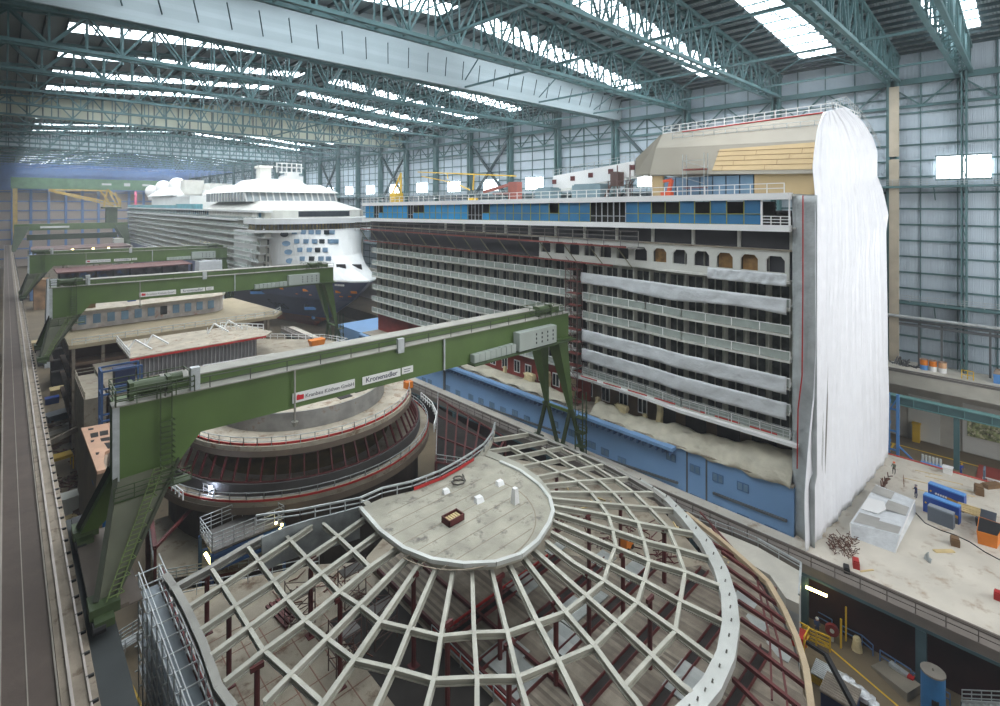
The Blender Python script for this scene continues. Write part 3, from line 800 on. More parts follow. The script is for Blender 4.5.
# funnel casing on the roof
fc = thing('funnel_casing', (82, 28, 2), 'large beige plated casing with ochre boards on top of the unfinished ship', 'ship superstructure')
def PX(x, y, X=76): return GX(x, y, X)
a0 = GX(658, 180, 74); a1 = GX(797, 176, 74)
prof = [(650,182),(663,137),(690,131)]
ybk, yfr = 42.0, YN-1.2
# slanted side: bottom edge at X=72.5 z 1.2.. ; knee z 5 ; top z 10
b = MB()
A = [(73, ybk, 4.6), (73, yfr, 3.8), (75.0, yfr, 8.2), (75.0, ybk, 8.9)]
b.face(A)
b.face([(75.0, ybk, 8.9), (75.0, yfr, 8.2), (79, yfr, 12.3), (78, ybk+.4, 11.6)])
b.face([(73, ybk, 4.6), (75.0, ybk, 8.9), (78, ybk+.4, 11.6), (100, ybk+.4, 11.6), (100, ybk, 4.6)])
b.face([(78, ybk+.4, 11.6), (79, yfr, 12.3), (100, yfr, 12.3), (100, ybk+.4, 11.6)])
b.face([(73, ybk, 4.6), (100, ybk, 4.6), (100, yfr, 3.8), (73, yfr, 3.8)])
b.face([(73, yfr, 3.8), (75.0, yfr, 8.2), (79, yfr, 12.3), (100, yfr, 12.3), (100, yfr, 3.8)][::-1])
cas = b.build('casing', beigep, fc)
def onA(u, v, off=.06):   # u along Y 0..1 , v up 0..1 on slanted lower face
    p = Vector((73, ybk, 4.6)).lerp(Vector((73, yfr, 3.8)), u); q = Vector((75.0, ybk, 8.9)).lerp(Vector((75.0, yfr, 8.2)), u)
    return p.lerp(q, v)+Vector((-off, 0, off*.4))
b = MB().hexa([onA(.42,.12), onA(.995,.12), onA(.995,.12,.01), onA(.42,.12,.01)], [onA(.44,.84), onA(.995,.93), onA(.995,.93,.01), onA(.44,.84,.01)])
ob = b.build('insulation_board', ochre, fc)
j = MB()
for k in range(1, 5): j.bar(onA(.43, .12+.16*k, .08), onA(.99, .12+.16*k, .08), .05)
for k in range(9): j.bar(onA(.48+.06*k, .12+.16*(k % 4), .08), onA(.48+.06*k, .28+.16*(k % 4), .08), .05)
j.build('board_joint', mat('joint_brown', (150, 118, 76)), ob)
MB().box(73.6, 74, yfr+.2, yfr+8.0, 1.2, 4.0).build('insulation_board', ochre, fc)
MB().box(73.7, 74, 40.0, 42, 1.2, 4.4).build('insulation_board', ochre, fc)
MB().box(74.0, 74.3, yfr+.2, 41.9, 1.2, 4.1).build('inner_wall', cabind, fc)
for k in range(7):
    y = yfr+8.2+1.9*k; MB().box(73.7, 73.9, y, y+1.7, 1.3, 4.0).build('window_pane', glas2, fc)
MB().rail([(76.6, ybk-2, 9.0+1), (77, yfr, 9.9)], 1.1, 1.6, .07, 2).build('ledge_rail', galv, fc)
MB().rail([(78, ybk+.4, 11.6), (79, yfr, 12.3), (92, yfr-.4, 12.4)], 1.1, 1.4, .1, 2).bar((77.9, ybk+.4, 11.6), (78.9, yfr, 12.3), .16).build('roof_rail', white, fc)
b = MB().bar((77.8, ybk-3, 11.5), (78.8, yfr, 12.25), .14)
b.build('toe_board', redp, fc)
# ramp going aft and down: beige end piece and white fascia box
rp = MB().hexa([(76, 42.1, 5.0), (82, 42.1, 5.0), (82, 46.4, 4.8), (76, 46.4, 4.8)], [(77.5, 42.5, 11.4), (82, 42.5, 11.4), (82, 46.4, 7.6), (76.2, 46.4, 7.6)]).build('casing_end', beigep, fc)
wb = thing('white_fascia_girder', (76, 68, 2), 'long white sloping girder box with red openings on the ship roof', 'girder')
p0 = GX(553, 176, 76); p1 = GX(634, 161, 76); q0 = GX(551, 191, 76); q1 = GX(634, 176, 76)
for _a, _b in ((p0, q0), (p1, q1)): _b.y = _a.y
g_ = MB().hexa([q0, q1, q1+Vector((3,0,0)), q0+Vector((3,0,0))], [p0, p1, p1+Vector((3,0,0)), p0+Vector((3,0,0))]).build('box', white, wb)
for t_ in (.02, .27, .5, .74, .98):
    c_ = p0.lerp(p1, t_).lerp(q0.lerp(q1, t_), .42)
    MB().box(c_.x-.08, c_.x, c_.y-.5, c_.y+.5, c_.z-.4, c_.z+.45).build('opening', maroon, g_)
MB().rail([p0, p1], 1.1, 1.5, .07, 2).build('handrail', galv, wb)
b = MB()
for k in range(5): b.bar(q0.lerp(q1, .05+.22*k), Vector((76, q0.lerp(q1, .05+.22*k).y, 1.1)), .3)
b.build('supports', galv, wb)
# assorted things on roof
tag(MB().box(72.6, 75.6, 51, 57, 1.0, 3.3).box(72.8,75.4,51.3,56.7,3.3,3.5).build('grey_container', mat('bluegrey_box', (126, 150, 158))), 'blue-grey plant container under the white sloping girder', 'container')
tag(MB().box(72.8, 75.6, 62, 66, .8, 2.9).box(73,75.4,62.3,65.7,2.9,3.1).build('grey_container', mat('bluegrey_box', (0,0,0))), 'small blue-grey container on the ship roof further aft', 'container')
st_ = thing('steel_frame_part', (75, 83, 1), 'rusty red steel frame at the low end of the white girder', 'steel frame')
b = MB(); b.box(74.5, 76, 72.5, 75, 1, 4.5); b.bar((75, 75, 4), (75, 83, 2.6), .5, .6); b.bar((75, 75, 2.2), (75, 80, 2.2), .4)
b.build('frame', mat('rust_red', (150, 84, 72)), st_)
st_ = tag(MB().box(73.2, 75.5, 48.2, 49.4, 3, 5.4).bar((73.4,49.4,3.2),(73.4,50.6,1.2),.3).bar((73.2,48,1.1),(73.2,48,6.4),.14).bar((73.2,45.6,1.1),(73.2,45.6,6.4),.14).rail([(73.2,45.2,1.2),(73.2,49.8,1.2)],2.6,1,.09,4).build('scaffolding', mat('scaffold_brown', (0,0,0))), 'brown scaffold and steel bracket between the white girder and beige casing', 'scaffolding')
sc = thing('scaffold_tower', (71.5, 42, 1.2), 'slim scaffold tower with red decks in front of the ochre boards', 'scaffolding')
b = MB()
for yy in (32.6, 35.8):
    for xx in (71.6, 72.8): b.bar((xx, yy, 1.2), (xx, yy, 7.3), .09)
for z in (2.9, 5.3): b.bar((71.6, 32.6, z), (71.6, 35.8, z+1), .06).bar((71.6, 32.6, z+1), (71.6, 35.8, z+1), .06)
b.build('tube_frame', galv, sc)
MB().box(71.6, 72.8, 32.6, 35.8, 4.9, 5.1).box(71.6, 72.8, 32.6, 35.8, 2.3, 2.4).build('decks', mat('dull_red_board', (0,0,0)), sc)
tag(MB().bar((71.4,38,1.3),(71.6,37.5,3.6),.5).bar((71.6,37.5,3.6),(71.5,38.8,3.4),.4).box(71,72,37.4,39,1.2,1.8).build('lifting_machine', mat('safety_orange', (214,84,40))), 'orange lifting machine on the roof deck beside the slim scaffold tower', 'machine')
yc_ = thing('boom_lift', (90, 78, 1), 'yellow lattice crane booms behind the railing of the ship roof', 'crane')
P1 = GX(418, 172, 92); P2 = GX(516, 176, 92)
b = MB().box(91, 93, GX(473,190,92).y-1, GX(473,190,92).y+1, .2, 1.6).bar(P1, P2, .3).bar(P1+Vector((0,-2,-1.4)), GX(455, 183, 92), .25).bar(GX(455,183,92), GX(470,190,92), .25).bar(GX(474,174,92), GX(473,190,92), .25).bar(GX(447,173,92),GX(448,179,92),.2)
b.build('boom', yell, yc_)
yc_ = tag(MB().box(90.5, 93.5, GX(392,195,92).y-1, GX(401,195,92).y+1, .1, GX(395,194,92).z+.3).bar(GX(392,195,92), GX(401,173,92), .4).bar(GX(401,173,92), GX(401,195,92), .4).bar(GX(398,179,92),GX(402,186,92),.25).bar(GX(394,188,92),GX(402,188,92),.25).build('lattice_mast', yell), 'short yellow lattice mast at the far end of the ship roof', 'mast')

# tarpaulins hung over the balconies
def wrinkle(u, v, s=1, a=.12):
    return a*(math.sin(u*31*s+2*math.sin(v*3))+.6*math.sin(u*57*s+v*5)+.5*math.sin(v*7+u*11))
def side_x(y):
    pts = [(YN, XN), (34, XN-.1), (40, XN+.8), (YM, XN+1.4)]
    for (a, xa_), (c, xc) in zip(pts, pts[1:]):
        if y <= c: return xa_+(xc-xa_)*max(0, (y-a))/(c-a)
    return pts[-1][1]
tg = 'pale tarpaulins hung along the balcony fronts'
for z0, h_, ya_, yb_, lab in ((-9.9, 1.5, YN+.9, YN+10.5, 'short pale tarpaulin just below the arched openings near the white sheeting'),
                          (-13.3, 2.0, YN+.9, YM+.2, 'creased pale tarpaulin, topmost of the long ones on the balconies'),
                          (-22.8, 2.1, YN+.9, YM, 'smooth pale tarpaulin, upper of the two long low ones on the balconies'),
                          (-25.9, 2.1, YN+.9, YM, 'smooth pale tarpaulin, lowest one hung on the balconies above the red toe boards')):
    b = MB()
    def fn(u, v):
        y = ya_+(yb_-ya_)*u
        return (side_x(y)-.18-wrinkle(u, v, 1, .05), y, z0+h_*v+(.25*math.sin(u*9) if z0 == -13.3 and v < .5 else 0))
    b.grid(fn, 90, 6)
    tag(b.build('tarpaulin', tarpm, None, True, .04), lab, 'tarpaulin', tg)
# beige tarpaulin over the promenade edge
b = MB()
ylo, yhi = YN+.3, 49
def fn(u, v):
    y = ylo+(yhi-ylo)*u; top = -30.4-1.9*min(1, u*1.6)+.25*math.sin(u*14)
    x = XH-.35+3.2*v**1.2
    z = -33.6+(top+33.6)*math.sin(v*math.pi/2)
    return (x+.15*math.sin(u*40+v*6), y, z+.14*math.sin(u*33+v*9)+.1*math.sin(u*71-v*13))
b.grid(fn, 110, 10)
tag(b.build('tarpaulin', beiget, None, True, .05), 'crumpled beige tarpaulin draped along the hull top beside the white sheeting', 'tarpaulin')
b = MB()
def fn(u, v):
    y = 54+(104-54)*u
    return (XH-.2+3.6*v, y, -33.2+.9*math.sin(v*math.pi)*abs(math.sin(u*11))+.2*math.sin(u*60+v*8)+.1)
b.grid(fn, 110, 8)
tag(b.build('tarpaulin', beiget, None, True, .05), 'rumpled beige tarpaulin lying on the promenade deck behind the nearest crane legs', 'tarpaulin')
# wrapped goods on the promenade deck
wg = 'cream wrapped goods on the promenade deck'
for i, (x, y0_, w_, h_, dp, lab) in enumerate(((660, 397, 1.1, 4.0, 1.0, 'tall cream wrapped column on the promenade deck, nearest the white sheeting'),
                                 (622, 390, 2.6, 1.7, 1.2, 'low cream wrapped crate beside the small wrapped figures'),
                                 (598, 388, 1.0, 1.7, .9, 'small upright cream bundle behind the second crane leg'),
                                 (572, 372, 1.5, 4.6, 1.4, 'large cream wrapped block at the corner of the red wall'),
                                 (548, 385, 1.3, 3.4, 1.2, 'leaning cream wrapped bundle seen between the crane legs'),
                                 (530, 378, 2.8, 2.0, 1.3, 'broad cream wrapped crate left of the crane legs'),
                                 (505, 368, .9, 1.8, .8, 'slim cream bundle at the far part of the red wall'),
                                 (645, 397, .8, 1.5, .8, 'short cream bundle next to the tall wrapped column'))):
    p = GX(x, 395, 70)
    b = MB()
    n = 12
    def fn(u, v):
        t = u*2*math.pi; r = 1+.12*math.sin(5*t+v*9)+.08*math.sin(9*t)
        k = .0 if v > .97 else (1-.22*v if w_ < 1.6 else 1)
        sq = 1/max(abs(math.cos(t)), abs(math.sin(t)))*.75
        return (70+dp/2*r*k*sq*math.cos(t), p.y+w_/2*r*k*sq*math.sin(t), -33.25+h_*min(1, v/.95))
    b.grid(fn, 24, 10)
    tag(b.build('wrapped_bundle', creamt, None, True), lab, 'bundle', wg)

# white sheeting around the ship's near end
def wp(x, y, off=0):
    a, d = ray(x); D = (21.5+off)/(d+.06*a)
    return Vector((D*a, D*d, -(y-HY)*D/F))
ws = thing('plastic_sheeting', (82, 17, ZD), 'huge bright white plastic sheeting wrapped around the near end of the unfinished ship', 'sheeting')
left = [(826,112),(822,125),(819,145),(816,168),(817,195),(815.6,215),(815,300),(815.6,345),(815.4,395),(812,443),(808,500),(808,556)]
right= [(846,107),(862,122),(872,138),(878,152),(879,176),(884,188),(890,214),(887,232),(887.5,300),(888,356),(890,400),(890,462)]
def interp(tab, v):
    t = v*(len(tab)-1); i = min(int(t), len(tab)-2); f = t-i
    return tab[i][0]+(tab[i+1][0]-tab[i][0])*f, tab[i][1]+(tab[i+1][1]-tab[i][1])*f
def bottomy(x):
    return G2(x)
def fn(u, v):
    lx, ly = interp(left, v); rx, ry = interp(right, v)
    L = wp(lx, ly); R = wp(rx, ry)
    if v > .999: L.z = ZD+.05; R.z = ZD+.05
    p = L.lerp(R, u)
    p.z = max(p.z, ZD+.05)
    k = .2*abs(math.sin(u*62+1.2*math.sin(v*5)))+.14*math.sin(u*41)+.1*abs(math.sin(u*150+v*3))+.25*math.sin(v*9+u*4)
    p.y += k*.8-.0
    return p
MB().grid(fn, 220, 60).build('front_sheet', wrapm, ws, True, .04)
# side sheet on the port side corner
def fn(u, v):
    L = wp(812-4*max(0,(v-.8)/.2), 0); zt = -1+0*v; z = 1.0-(1.0-ZD)*v
    x = 66.6+.9*(1-u); y = YN+.4-u*(YN+.4-17.35)
    return (XN-.3+(.5*(1-u))-(.9 if v > .8 else 0)*u+.1*math.sin(u*9+v*4), y, z)
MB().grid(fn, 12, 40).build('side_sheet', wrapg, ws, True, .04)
MB().path([(XN-.7, 18.7, 1), (XN-.72, 18.7, -10), (XN-.66, 18.8, -20), (XN-.75, 19.2, -24), (XN-.72, 19.3, -31)], .12).build('red_strap', redb, ws)
b = MB()
for k in range(40):
    t = k/39; lx, ly = 826+62*t, 0
b = MB().rail([wp(826,110,1), wp(846,104,1), wp(862,119,1), wp(872,135,1), wp(880,150,1)], 1.0, 1.0, .07, 2)
b.build('roof_scaffold_rail', galv, ws)
MB().box(70, 96, 17.6, YN, ZD, 1).box(80, 94, 17.6, YN-1.5, 1, 9).build('scaffold_core', mat('scaffold_grey', (0,0,0)), ws)
# ================================================================ FINISHED SHIP IN THE BACKGROUND
s2 = thing('cruise_ship', (80, 300, -46), 'finished white cruise ship with navy blue bow far down the hall', 'ship')
C2 = 80.0
swhite = mat('ship_white', (212, 214, 212), .5, 0, .05, .15)
LV = [(-46,176,75,.85,17), (-44.3,174,70,.8,18.6), (-41.5,166,68,.75,19.4), (-33,149,60,.62,20.7), (-25.3,138,58,.55,20.7)]
LW = [(-25.0,138,58,.55,20.7), (-22,147,44,.52,20.7), (-18,155,30,.5,20.7), (-13,160,20,.48,20.7), (-9.7,163,14,.45,20.7)]
def outline(lv, n=22, yend=470):
    z, Yt, L_, e, B = lv
    P = [Vector((C2-B, yend, z))]
    for i in range(n+1):
        t = 1-i/n; P.append(Vector((C2-B*(t**e), Yt+L_*t, z)))
    for i in range(1, n+1):
        t = i/n; P.append(Vector((C2+B*(t**e), Yt+L_*t, z)))
    P.append(Vector((C2+B, yend, z)))
    return P
def loft(levels, yend=470):
    b = MB(); R = [outline(l, 22, yend) for l in levels]
    n = len(R[0]); 
    for r in R: b.v += [tuple(p) for p in r]
    for i in range(len(R)-1):
        for j in range(n-1): b.f.append((i*n+j, i*n+j+1, (i+1)*n+j+1, (i+1)*n+j)); b.mi.append(0)
    k = (len(R)-1)*n; b.f.append(tuple(k+j for j in range(n))); b.mi.append(0)
    return b
hb = loft(LV[2:]).build('hull', navy, s2)
hl = loft(LV[:3]).build('lower_hull', mat('bow_lower_paint', (120, 66, 66), .5, 0, .2, .1, rust=((206, 92, 52), .08, .5)), s2)
loft([(-25.4,137.7,58,.55,20.9), (-24.9,137.7,58,.55,20.9)]).build('knuckle_band', swhite, s2)
wf_ = loft(LW, 205).build('forward_shell', swhite, s2)
MB().prism([(p.x, p.y) for p in outline((-25,139.5,57,.55,19.5))], -25, -24.8).build('bow_deck', deckg, s2)
# windows on the white forward shell, following its surface
def shell(x_pix, y_pix):
    # march the view ray to the shell
    best = None
    a, d = ray(x_pix); vz = -(y_pix-HY)/F
    D = 120.0
    while D < 260:
        X, Y, z = D*a, D*d, D*vz
        lv = LW
        for l0, l1 in zip(lv, lv[1:]):
            if l0[0] <= z <= l1[0]:
                t = (z-l0[0])/(l1[0]-l0[0]); Yt, L_, e, B = [l0[k]+(l1[k]-l0[k])*t for k in (1,2,3,4)]
                if Y > Yt:
                    w_ = B*min(1, (Y-Yt)/L_)**e
                    if abs(X-C2) <= w_: return Vector((X, Y, z))
        D += .15
    return None
for r, (yy, xs_) in enumerate(((236.5, (283,293.5,303,311.5,319,328,334)), (246.3, (285,296,306,315,323,332,338)), (255.5, (287.5,299.5,309.5,318.5,326.5)), (265, (289,302,312,322,330)))):
    for k, xx in enumerate(xs_):
        p = shell(xx, yy)
        if p is None: continue
        n_ = Vector((-.694, -.72, 0)).normalized(); q = p+n_*.15
        wd = .85 if k else 1.2
        tx = Vector((.72, -.694, 0))
        f = MB()
        if k == 0:
            for i in range(14):
                t = i*math.pi/7; u_ = (i+1)*math.pi/7
                f.face([q+n_*.2, q+n_*.2+tx*1.5*math.cos(t)+Vector((0,0,.95*math.sin(t))), q+n_*.2+tx*1.5*math.cos(u_)+Vector((0,0,.95*math.sin(u_)))])
        else:
            f.hexa([q-tx*wd-n_*.6, q+tx*wd-n_*.6, q+tx*wd+n_*.2, q-tx*wd+n_*.2], [q-tx*wd-n_*.6+Vector((0,0,1.5)), q+tx*wd-n_*.6+Vector((0,0,1.5)), q+tx*wd+n_*.2+Vector((0,0,1.5)), q-tx*wd+n_*.2+Vector((0,0,1.5))])
        f.build('window', glas2 if (r+k) % 5 else glass, s2)
for xx in (344.5, 361.5):
    p = shell(xx, 272)
    if p is not None:
        tx = Vector((.72, -.694, 0)); n_ = Vector((-.694,-.72,0))
        MB().hexa([p-tx*1.6+n_*.3-Vector((0,0,1)), p+tx*1.6+n_*.3-Vector((0,0,1.4)), p+tx*1.6-n_*.5-Vector((0,0,1.4)), p-tx*1.6-n_*.5-Vector((0,0,1))], [p-tx*1.9+n_*.1+Vector((0,0,1)), p+tx*1.1+n_*.1+Vector((0,0,1)), p+tx*1.1-n_*.5+Vector((0,0,1)), p-tx*1.9-n_*.5+Vector((0,0,1))]).build('mooring_opening', blk, s2)
# navy hull marks
def hullp(x_pix, y_pix):
    a, d = ray(x_pix); vz = -(y_pix-HY)/F; D = 120.0
    while D < 330:
        X, Y, z = D*a, D*d, D*vz
        for l0, l1 in zip(LV, LV[1:]):
            if l0[0] <= z <= l1[0]:
                t = (z-l0[0])/(l1[0]-l0[0]); Yt, L_, e, B = [l0[k]+(l1[k]-l0[k])*t for k in (1,2,3,4)]
                if Y > Yt and abs(X-C2) <= B*min(1, (Y-Yt)/L_)**e: return Vector((X, Y, z))
        D += .2
    return None
n_ = Vector((-.694,-.72,0)); tx = Vector((.72,-.694,0))
for xx, yy, w_, h_, m in ((280.5,294.5,.8,.25,orange),(306.5,296.5,1.2,.35,orange),(340.5,298.5,.8,.35,orange),(357.5,299,1.0,.35,orange),(344,303.5,.6,.15,orange),(353,303.5,.5,.15,orange),(297,300.3,.6,.1,orange),(311,301.5,.5,.1,orange)):
    p = hullp(xx, yy)
    if p: 
        q = p+n_*.25
        MB().hexa([q-tx*w_-n_*.5-Vector((0,0,h_)), q+tx*w_-n_*.5-Vector((0,0,h_*1.3)), q+tx*w_-Vector((0,0,h_*1.3)), q-tx*w_-Vector((0,0,h_))], [q-tx*w_*1.1-n_*.5+Vector((0,0,h_*1.2)), q+tx*w_*.8-n_*.5+Vector((0,0,h_*.8)), q+tx*w_*.8+Vector((0,0,h_*.8)), q-tx*w_*1.1+Vector((0,0,h_*1.2))]).build('bow_mark', m, hb)
for xx, yy, w_ in ((311, 314, 2.0), (256.5, 297, 3.2)):
    p = hullp(xx, yy)
    if p:
        q = p+n_*.5
        an = MB().hexa([q-tx*w_-n_, q+tx*w_-n_, q+tx*w_, q-tx*w_], [q-tx*w_-n_+Vector((0,0,1.3)), q+tx*w_*.7-n_+Vector((0,0,1)), q+tx*w_*.7+Vector((0,0,1)), q-tx*w_+Vector((0,0,1.3))]).build('anchor_pocket', blk, hb)
        MB().hexa([q-tx*w_-Vector((0,0,1)), q+tx*w_-Vector((0,0,1)), q+tx*w_-n_*-.2-Vector((0,0,1)), q-tx*w_+n_*.2-Vector((0,0,1))], [q-tx*w_, q+tx*w_, q+tx*w_+n_*.2, q-tx*w_+n_*.2]).build('anchor_rim', skyb, an)
p = hullp(314, 325); MB().sphere(p+n_*.2, .8, 8).build('bow_mark', skyb, hb)
p0_ = hullp(266, 307); p1_ = hullp(292, 307)
if p0_ and p1_:
    dxy = p1_-p0_; dxy.z = 0
    tn_ = text_mb('Seas', 5.2, p0_+n_*.2-Vector((0,0,2.6)), dxy, (0,0,1), mat('name_dark_blue', (14, 22, 48), var=0), 'ship_name', hb, .1)
    o3 = Vector(ORG[hb.name])
    for v in tn_.data.vertices:                      # lay the letters on the curved bow plating
        Y, z = v.co.y+o3.y, v.co.z+o3.z
        for l0, l1 in zip(LV, LV[1:]):
            if l0[0] <= z <= l1[0]:
                t = (z-l0[0])/(l1[0]-l0[0]); Yt, L_, e, B = [l0[k]+(l1[k]-l0[k])*t for k in (1,2,3,4)]
                v.co.x = C2-B*min(1, max(0, (Y-Yt)/L_))**e-.3-o3.x
pd = hullp(337, 291); pe_ = hullp(347, 291)
if pd and pe_:
    b = MB()
    for k in range(6): b.box(pd.x+(pe_.x-pd.x)*k/6-.2, pd.x+(pe_.x-pd.x)*k/6+.3, pd.y+(pe_.y-pd.y)*k/6-.6, pd.y+(pe_.y-pd.y)*k/6-.2, pd.z-.3, pd.z+.3)
    b.build('name_letters', white, hb)
# bridge
def brow(z0, z1, y0=164.5, half=23.5, sweep=9, back=182, m=swhite, nm='bridge_deck', inset=0):
    n = 20; P = []
    for i in range(n+1):
        t = -1+2*i/n; P.append((C2+(half-inset)*t, y0+inset+sweep*abs(t)**2.6))
    P += [(C2+half-inset, back), (C2-half+inset, back)]
    return MB().prism(P, z0, z1).build(nm, m, s2)
brow(-9.9, -9.1); brow(-9.1, -7.0, inset=.7, m=bridge_glow, nm='bridge_windows'); brow(-7.0, -5.0, y0=163.6, back=185)
b = MB()
for i in range(41):
    t = -1+2*i/40; xx = C2+22.9*t; yy = 164.9+9*abs(t)**2.6; b.bar((xx, yy, -9.1), (xx, yy, -7), .3)
each(b, 'bridge_mullion', mat('mullion_dark', (52, 52, 50)), s2)
brow(-5, -2.2, y0=168, half=20.5, sweep=12, back=240, m=offw, nm='forward_house')
brow(-4.6, -2.6, y0=167.8, half=14, sweep=5, back=180, m=glass, nm='observation_window')
MB().hexa([(59.5,184,-2.2),(100.5,184,-2.2),(100.5,250,-2.2),(59.5,250,-2.2)], [(66,200,1),(94,200,1),(94,250,1),(66,250,1)]).build('curved_roof', offw, s2)
b = MB(); n = 16
for i in range(n):
    t0, t1 = -1+2*i/n, -1+2*(i+1)/n
    f = lambda t, k: (C2+20.5*t, 168+12*abs(t)**2.6+k)
    b.hexa([(*f(t0,0),-2.2),(*f(t1,0),-2.2),(*f(t1,25),-2.2),(*f(t0,25),-2.2)], [(C2+15*t0,186+6*t0*t0,1.2),(C2+15*t1,186+6*t1*t1,1.2),(C2+15*t1,212,1.2),(C2+15*t0,212,1.2)])
b.build('sloped_roof', offw, s2)
MB().hexa([(61,196,1),(98,196,1),(98,250,1),(61,250,1)], [(61,198,4.6),(97,198,4.6),(97,250,4.6),(61,250,4.6)]).build('upper_window_band', mat('tinted_grey_glass', (150, 160, 164), .2, 0, .2, .2), s2)
b = MB()
for k in range(15): b.bar((61+2.6*k, 195.8, 1), (61+2.6*k, 197.8, 4.6), .5)
for k in range(12): b.bar((60.8, 198+4*k, 1), (60.8, 198+4*k, 4.6), .5)
each(b, 'window_post', swhite, s2)
MB().hexa([(60.5,195.5,4.6),(98.5,195.5,4.6),(98.5,255,4.6),(60.5,255,4.6)], [(66,202,8.2),(93,202,8.2),(93,250,8.2),(66,250,8.2)]).build('top_roof', swhite, s2)
MB().hexa([(68,205,8.2),(88,205,8.2),(88,235,8.2),(68,235,8.2)], [(70,208,10.4),(86,208,10.4),(86,230,10.4),(70,230,10.4)]).build('top_house', swhite, s2)
P_ = GX(262, 190, 74); 
MB().box(73, 77.5, P_.y+2, P_.y+7, 9, 16).box(72.4, 78, P_.y+1.6, P_.y+7.5, 15.4, 16.4).build('vent_tower', offw, s2)
P_ = GX(290, 178, 84)
b = MB().box(80.5, 88.5, P_.y-2, P_.y+4, 8, 12).box(82, 87, P_.y-1, P_.y+2, 12, 13.5)
for k in range(6): b.bar((78+2.1*k, P_.y, 13.4), (78+2.1*k, P_.y, 17.6), .4)
b.bar((77, P_.y, 15.8), (89.5, P_.y, 15.8), .4).bar((78, P_.y, 17.4), (88.5, P_.y, 17.4), .3).bar((79,P_.y,13.6),(88,P_.y,13.6),.5)
b.build('radar_mast', swhite, s2)
# balcony side
zs = [-6.0-2.95*k for k in range(8)]
ws2 = []
for i, z in enumerate(zs):
    y0_ = 172+(i*1.2 if i > 2 else 0)
    MB().box(58.9, 62, y0_, 445, z, z+.4).build('balcony_deck', swhite, s2)
    MB().box(58.95, 59.05, y0_, 445, z+.4, z+1.4).build('balustrade_glass', bal, s2)
    b = MB(); y = y0_
    while y < 445: b.box(59.4, 61.5, y, y+.25, z+.3, z+2.95); y += 3.4
    b.build('balcony_divider', cabin, s2)['kind'] = 'stuff'
MB().box(61.4, 99, 176, 444, -28, -2.5).build('cabin_block', mat('cabin_dusk', (160, 158, 148), .6, 0, .2, .5), s2)
b = MB(); 
for i, z in enumerate(zs):
    y = 173
    while y < 440: b.box(61.3, 61.4, y+.6, y+2.2, z+.5, z+2.4); y += 3.4
b.build('balcony_door', cwin, s2)['kind'] = 'stuff'
MB().box(58.5, 62, 172, 445, -3.0, -2.3).box(58.6, 62, 200, 445, -6.4, -5.7).build('side_fascia', swhite, s2)
MB().box(59.6, 60, 176, 300, -5.7, -3.0).build('blue_glass_band', gblue, s2)
MB().box(59.6, 60, 300, 445, -5.7, -3.0).build('grey_glass_band', mat('pale_teal_glass', (120, 160, 166), .2, 0, .2, .2), s2)
MB().box(59.3, 59.6, 300, 445, -2.3, -.6).box(59.3,59.6,250,300,-2.3,0).build('wind_screen', mat('turquoise_glass', (110, 184, 196), .2, 0, .2, .3), s2)
MB().box(60, 99, 200, 444, -2.5, -2.2).build('pool_deck', offw, s2)
MB().box(64, 96, 292, 330, -2.2, 4.2).box(66, 92, 330, 400, -2.2, 5.5).box(72, 82, 296, 302, 4.2, 7.5).hexa([(64,330,5),(90,330,5),(90,405,5),(64,405,5)],[(70,345,10.5),(86,345,10.5),(86,390,10.5),(70,390,10.5)]).build('deckhouse', swhite, s2)
MB().box(70, 80, 330, 340, 5, 14).box(80,92,318,330,4,12).build('funnel', offw, s2)
for px_, py_, r_ in ((147, 191, 4.6), (158.5, 187, 5.0), (172.5, 185, 5.2), (153, 193, 3.6)):
    P_ = GX(px_, py_, 75)
    d_ = MB().sphere(P_, r_, 14).tube((P_.x, P_.y, 3), P_, r_*.55, 10).build('satellite_dome', swhite, s2, True)
tag(MB().box(50, 55, 405, 412, ZD, -22).hexa([(52,390,ZD),(58,390,ZD),(58,420,ZD),(52,420,ZD)],[(54,395,-26),(58,395,-26),(58,415,-26),(54,415,-26)]).build('covered_stack', offw), 'pale covered stack beside the stern of the finished white ship', 'stack')
tag(MB().bar((68,450,-2),(68,450,9),1.4).bar((68,450,7),(67,444,2),1.2).bar((67,444,-2.2),(67,444,6),1).box(67,71,446,452,-2.2,-1).build('slide_tower', mat('pink_paint', (220, 110, 140))), 'pink frame tower at the stern of the finished white ship', 'tower')

s2.location.x += 5.2; s2.location.y += 12
# ================================================================ DOMED ROOF FRAME OF THE NEAR SECTION
DC = Vector((31.3, 38.0)); ZDK = -38.4
def zc(X, Y): return -30.7-.15*max(0, math.hypot(X-DC.x, Y-DC.y)-9)
def R(x, y, off=0):
    a, d = ray(x); D = F*31/(y-HY)
    for _ in range(30): D = F*-(zc(D*a, D*d)+off)/(y-HY)
    return Vector((D*a, D*d, zc(D*a, D*d)+off))
dm = thing('domed_roof_frame', (36, 34, -38), 'huge pale grey spoked roof frame with a round deck plate, over the nearest ship section', 'roof frame')
cap = [(360,508),(380,531),(404,549),(432,560),(464,564.5),(496,563),(521,555),(538,541),(549,524),(553,512),(550,499),(540,486),(520,471),(500,462),(484,456),(492,441),(495,430),(489,440),(480,453),(472,461),(458,470),(440,480),(412,491),(382,498)]
cp_ = []
for x, y in cap: p = G(x, y, -29.8); cp_.append(p)
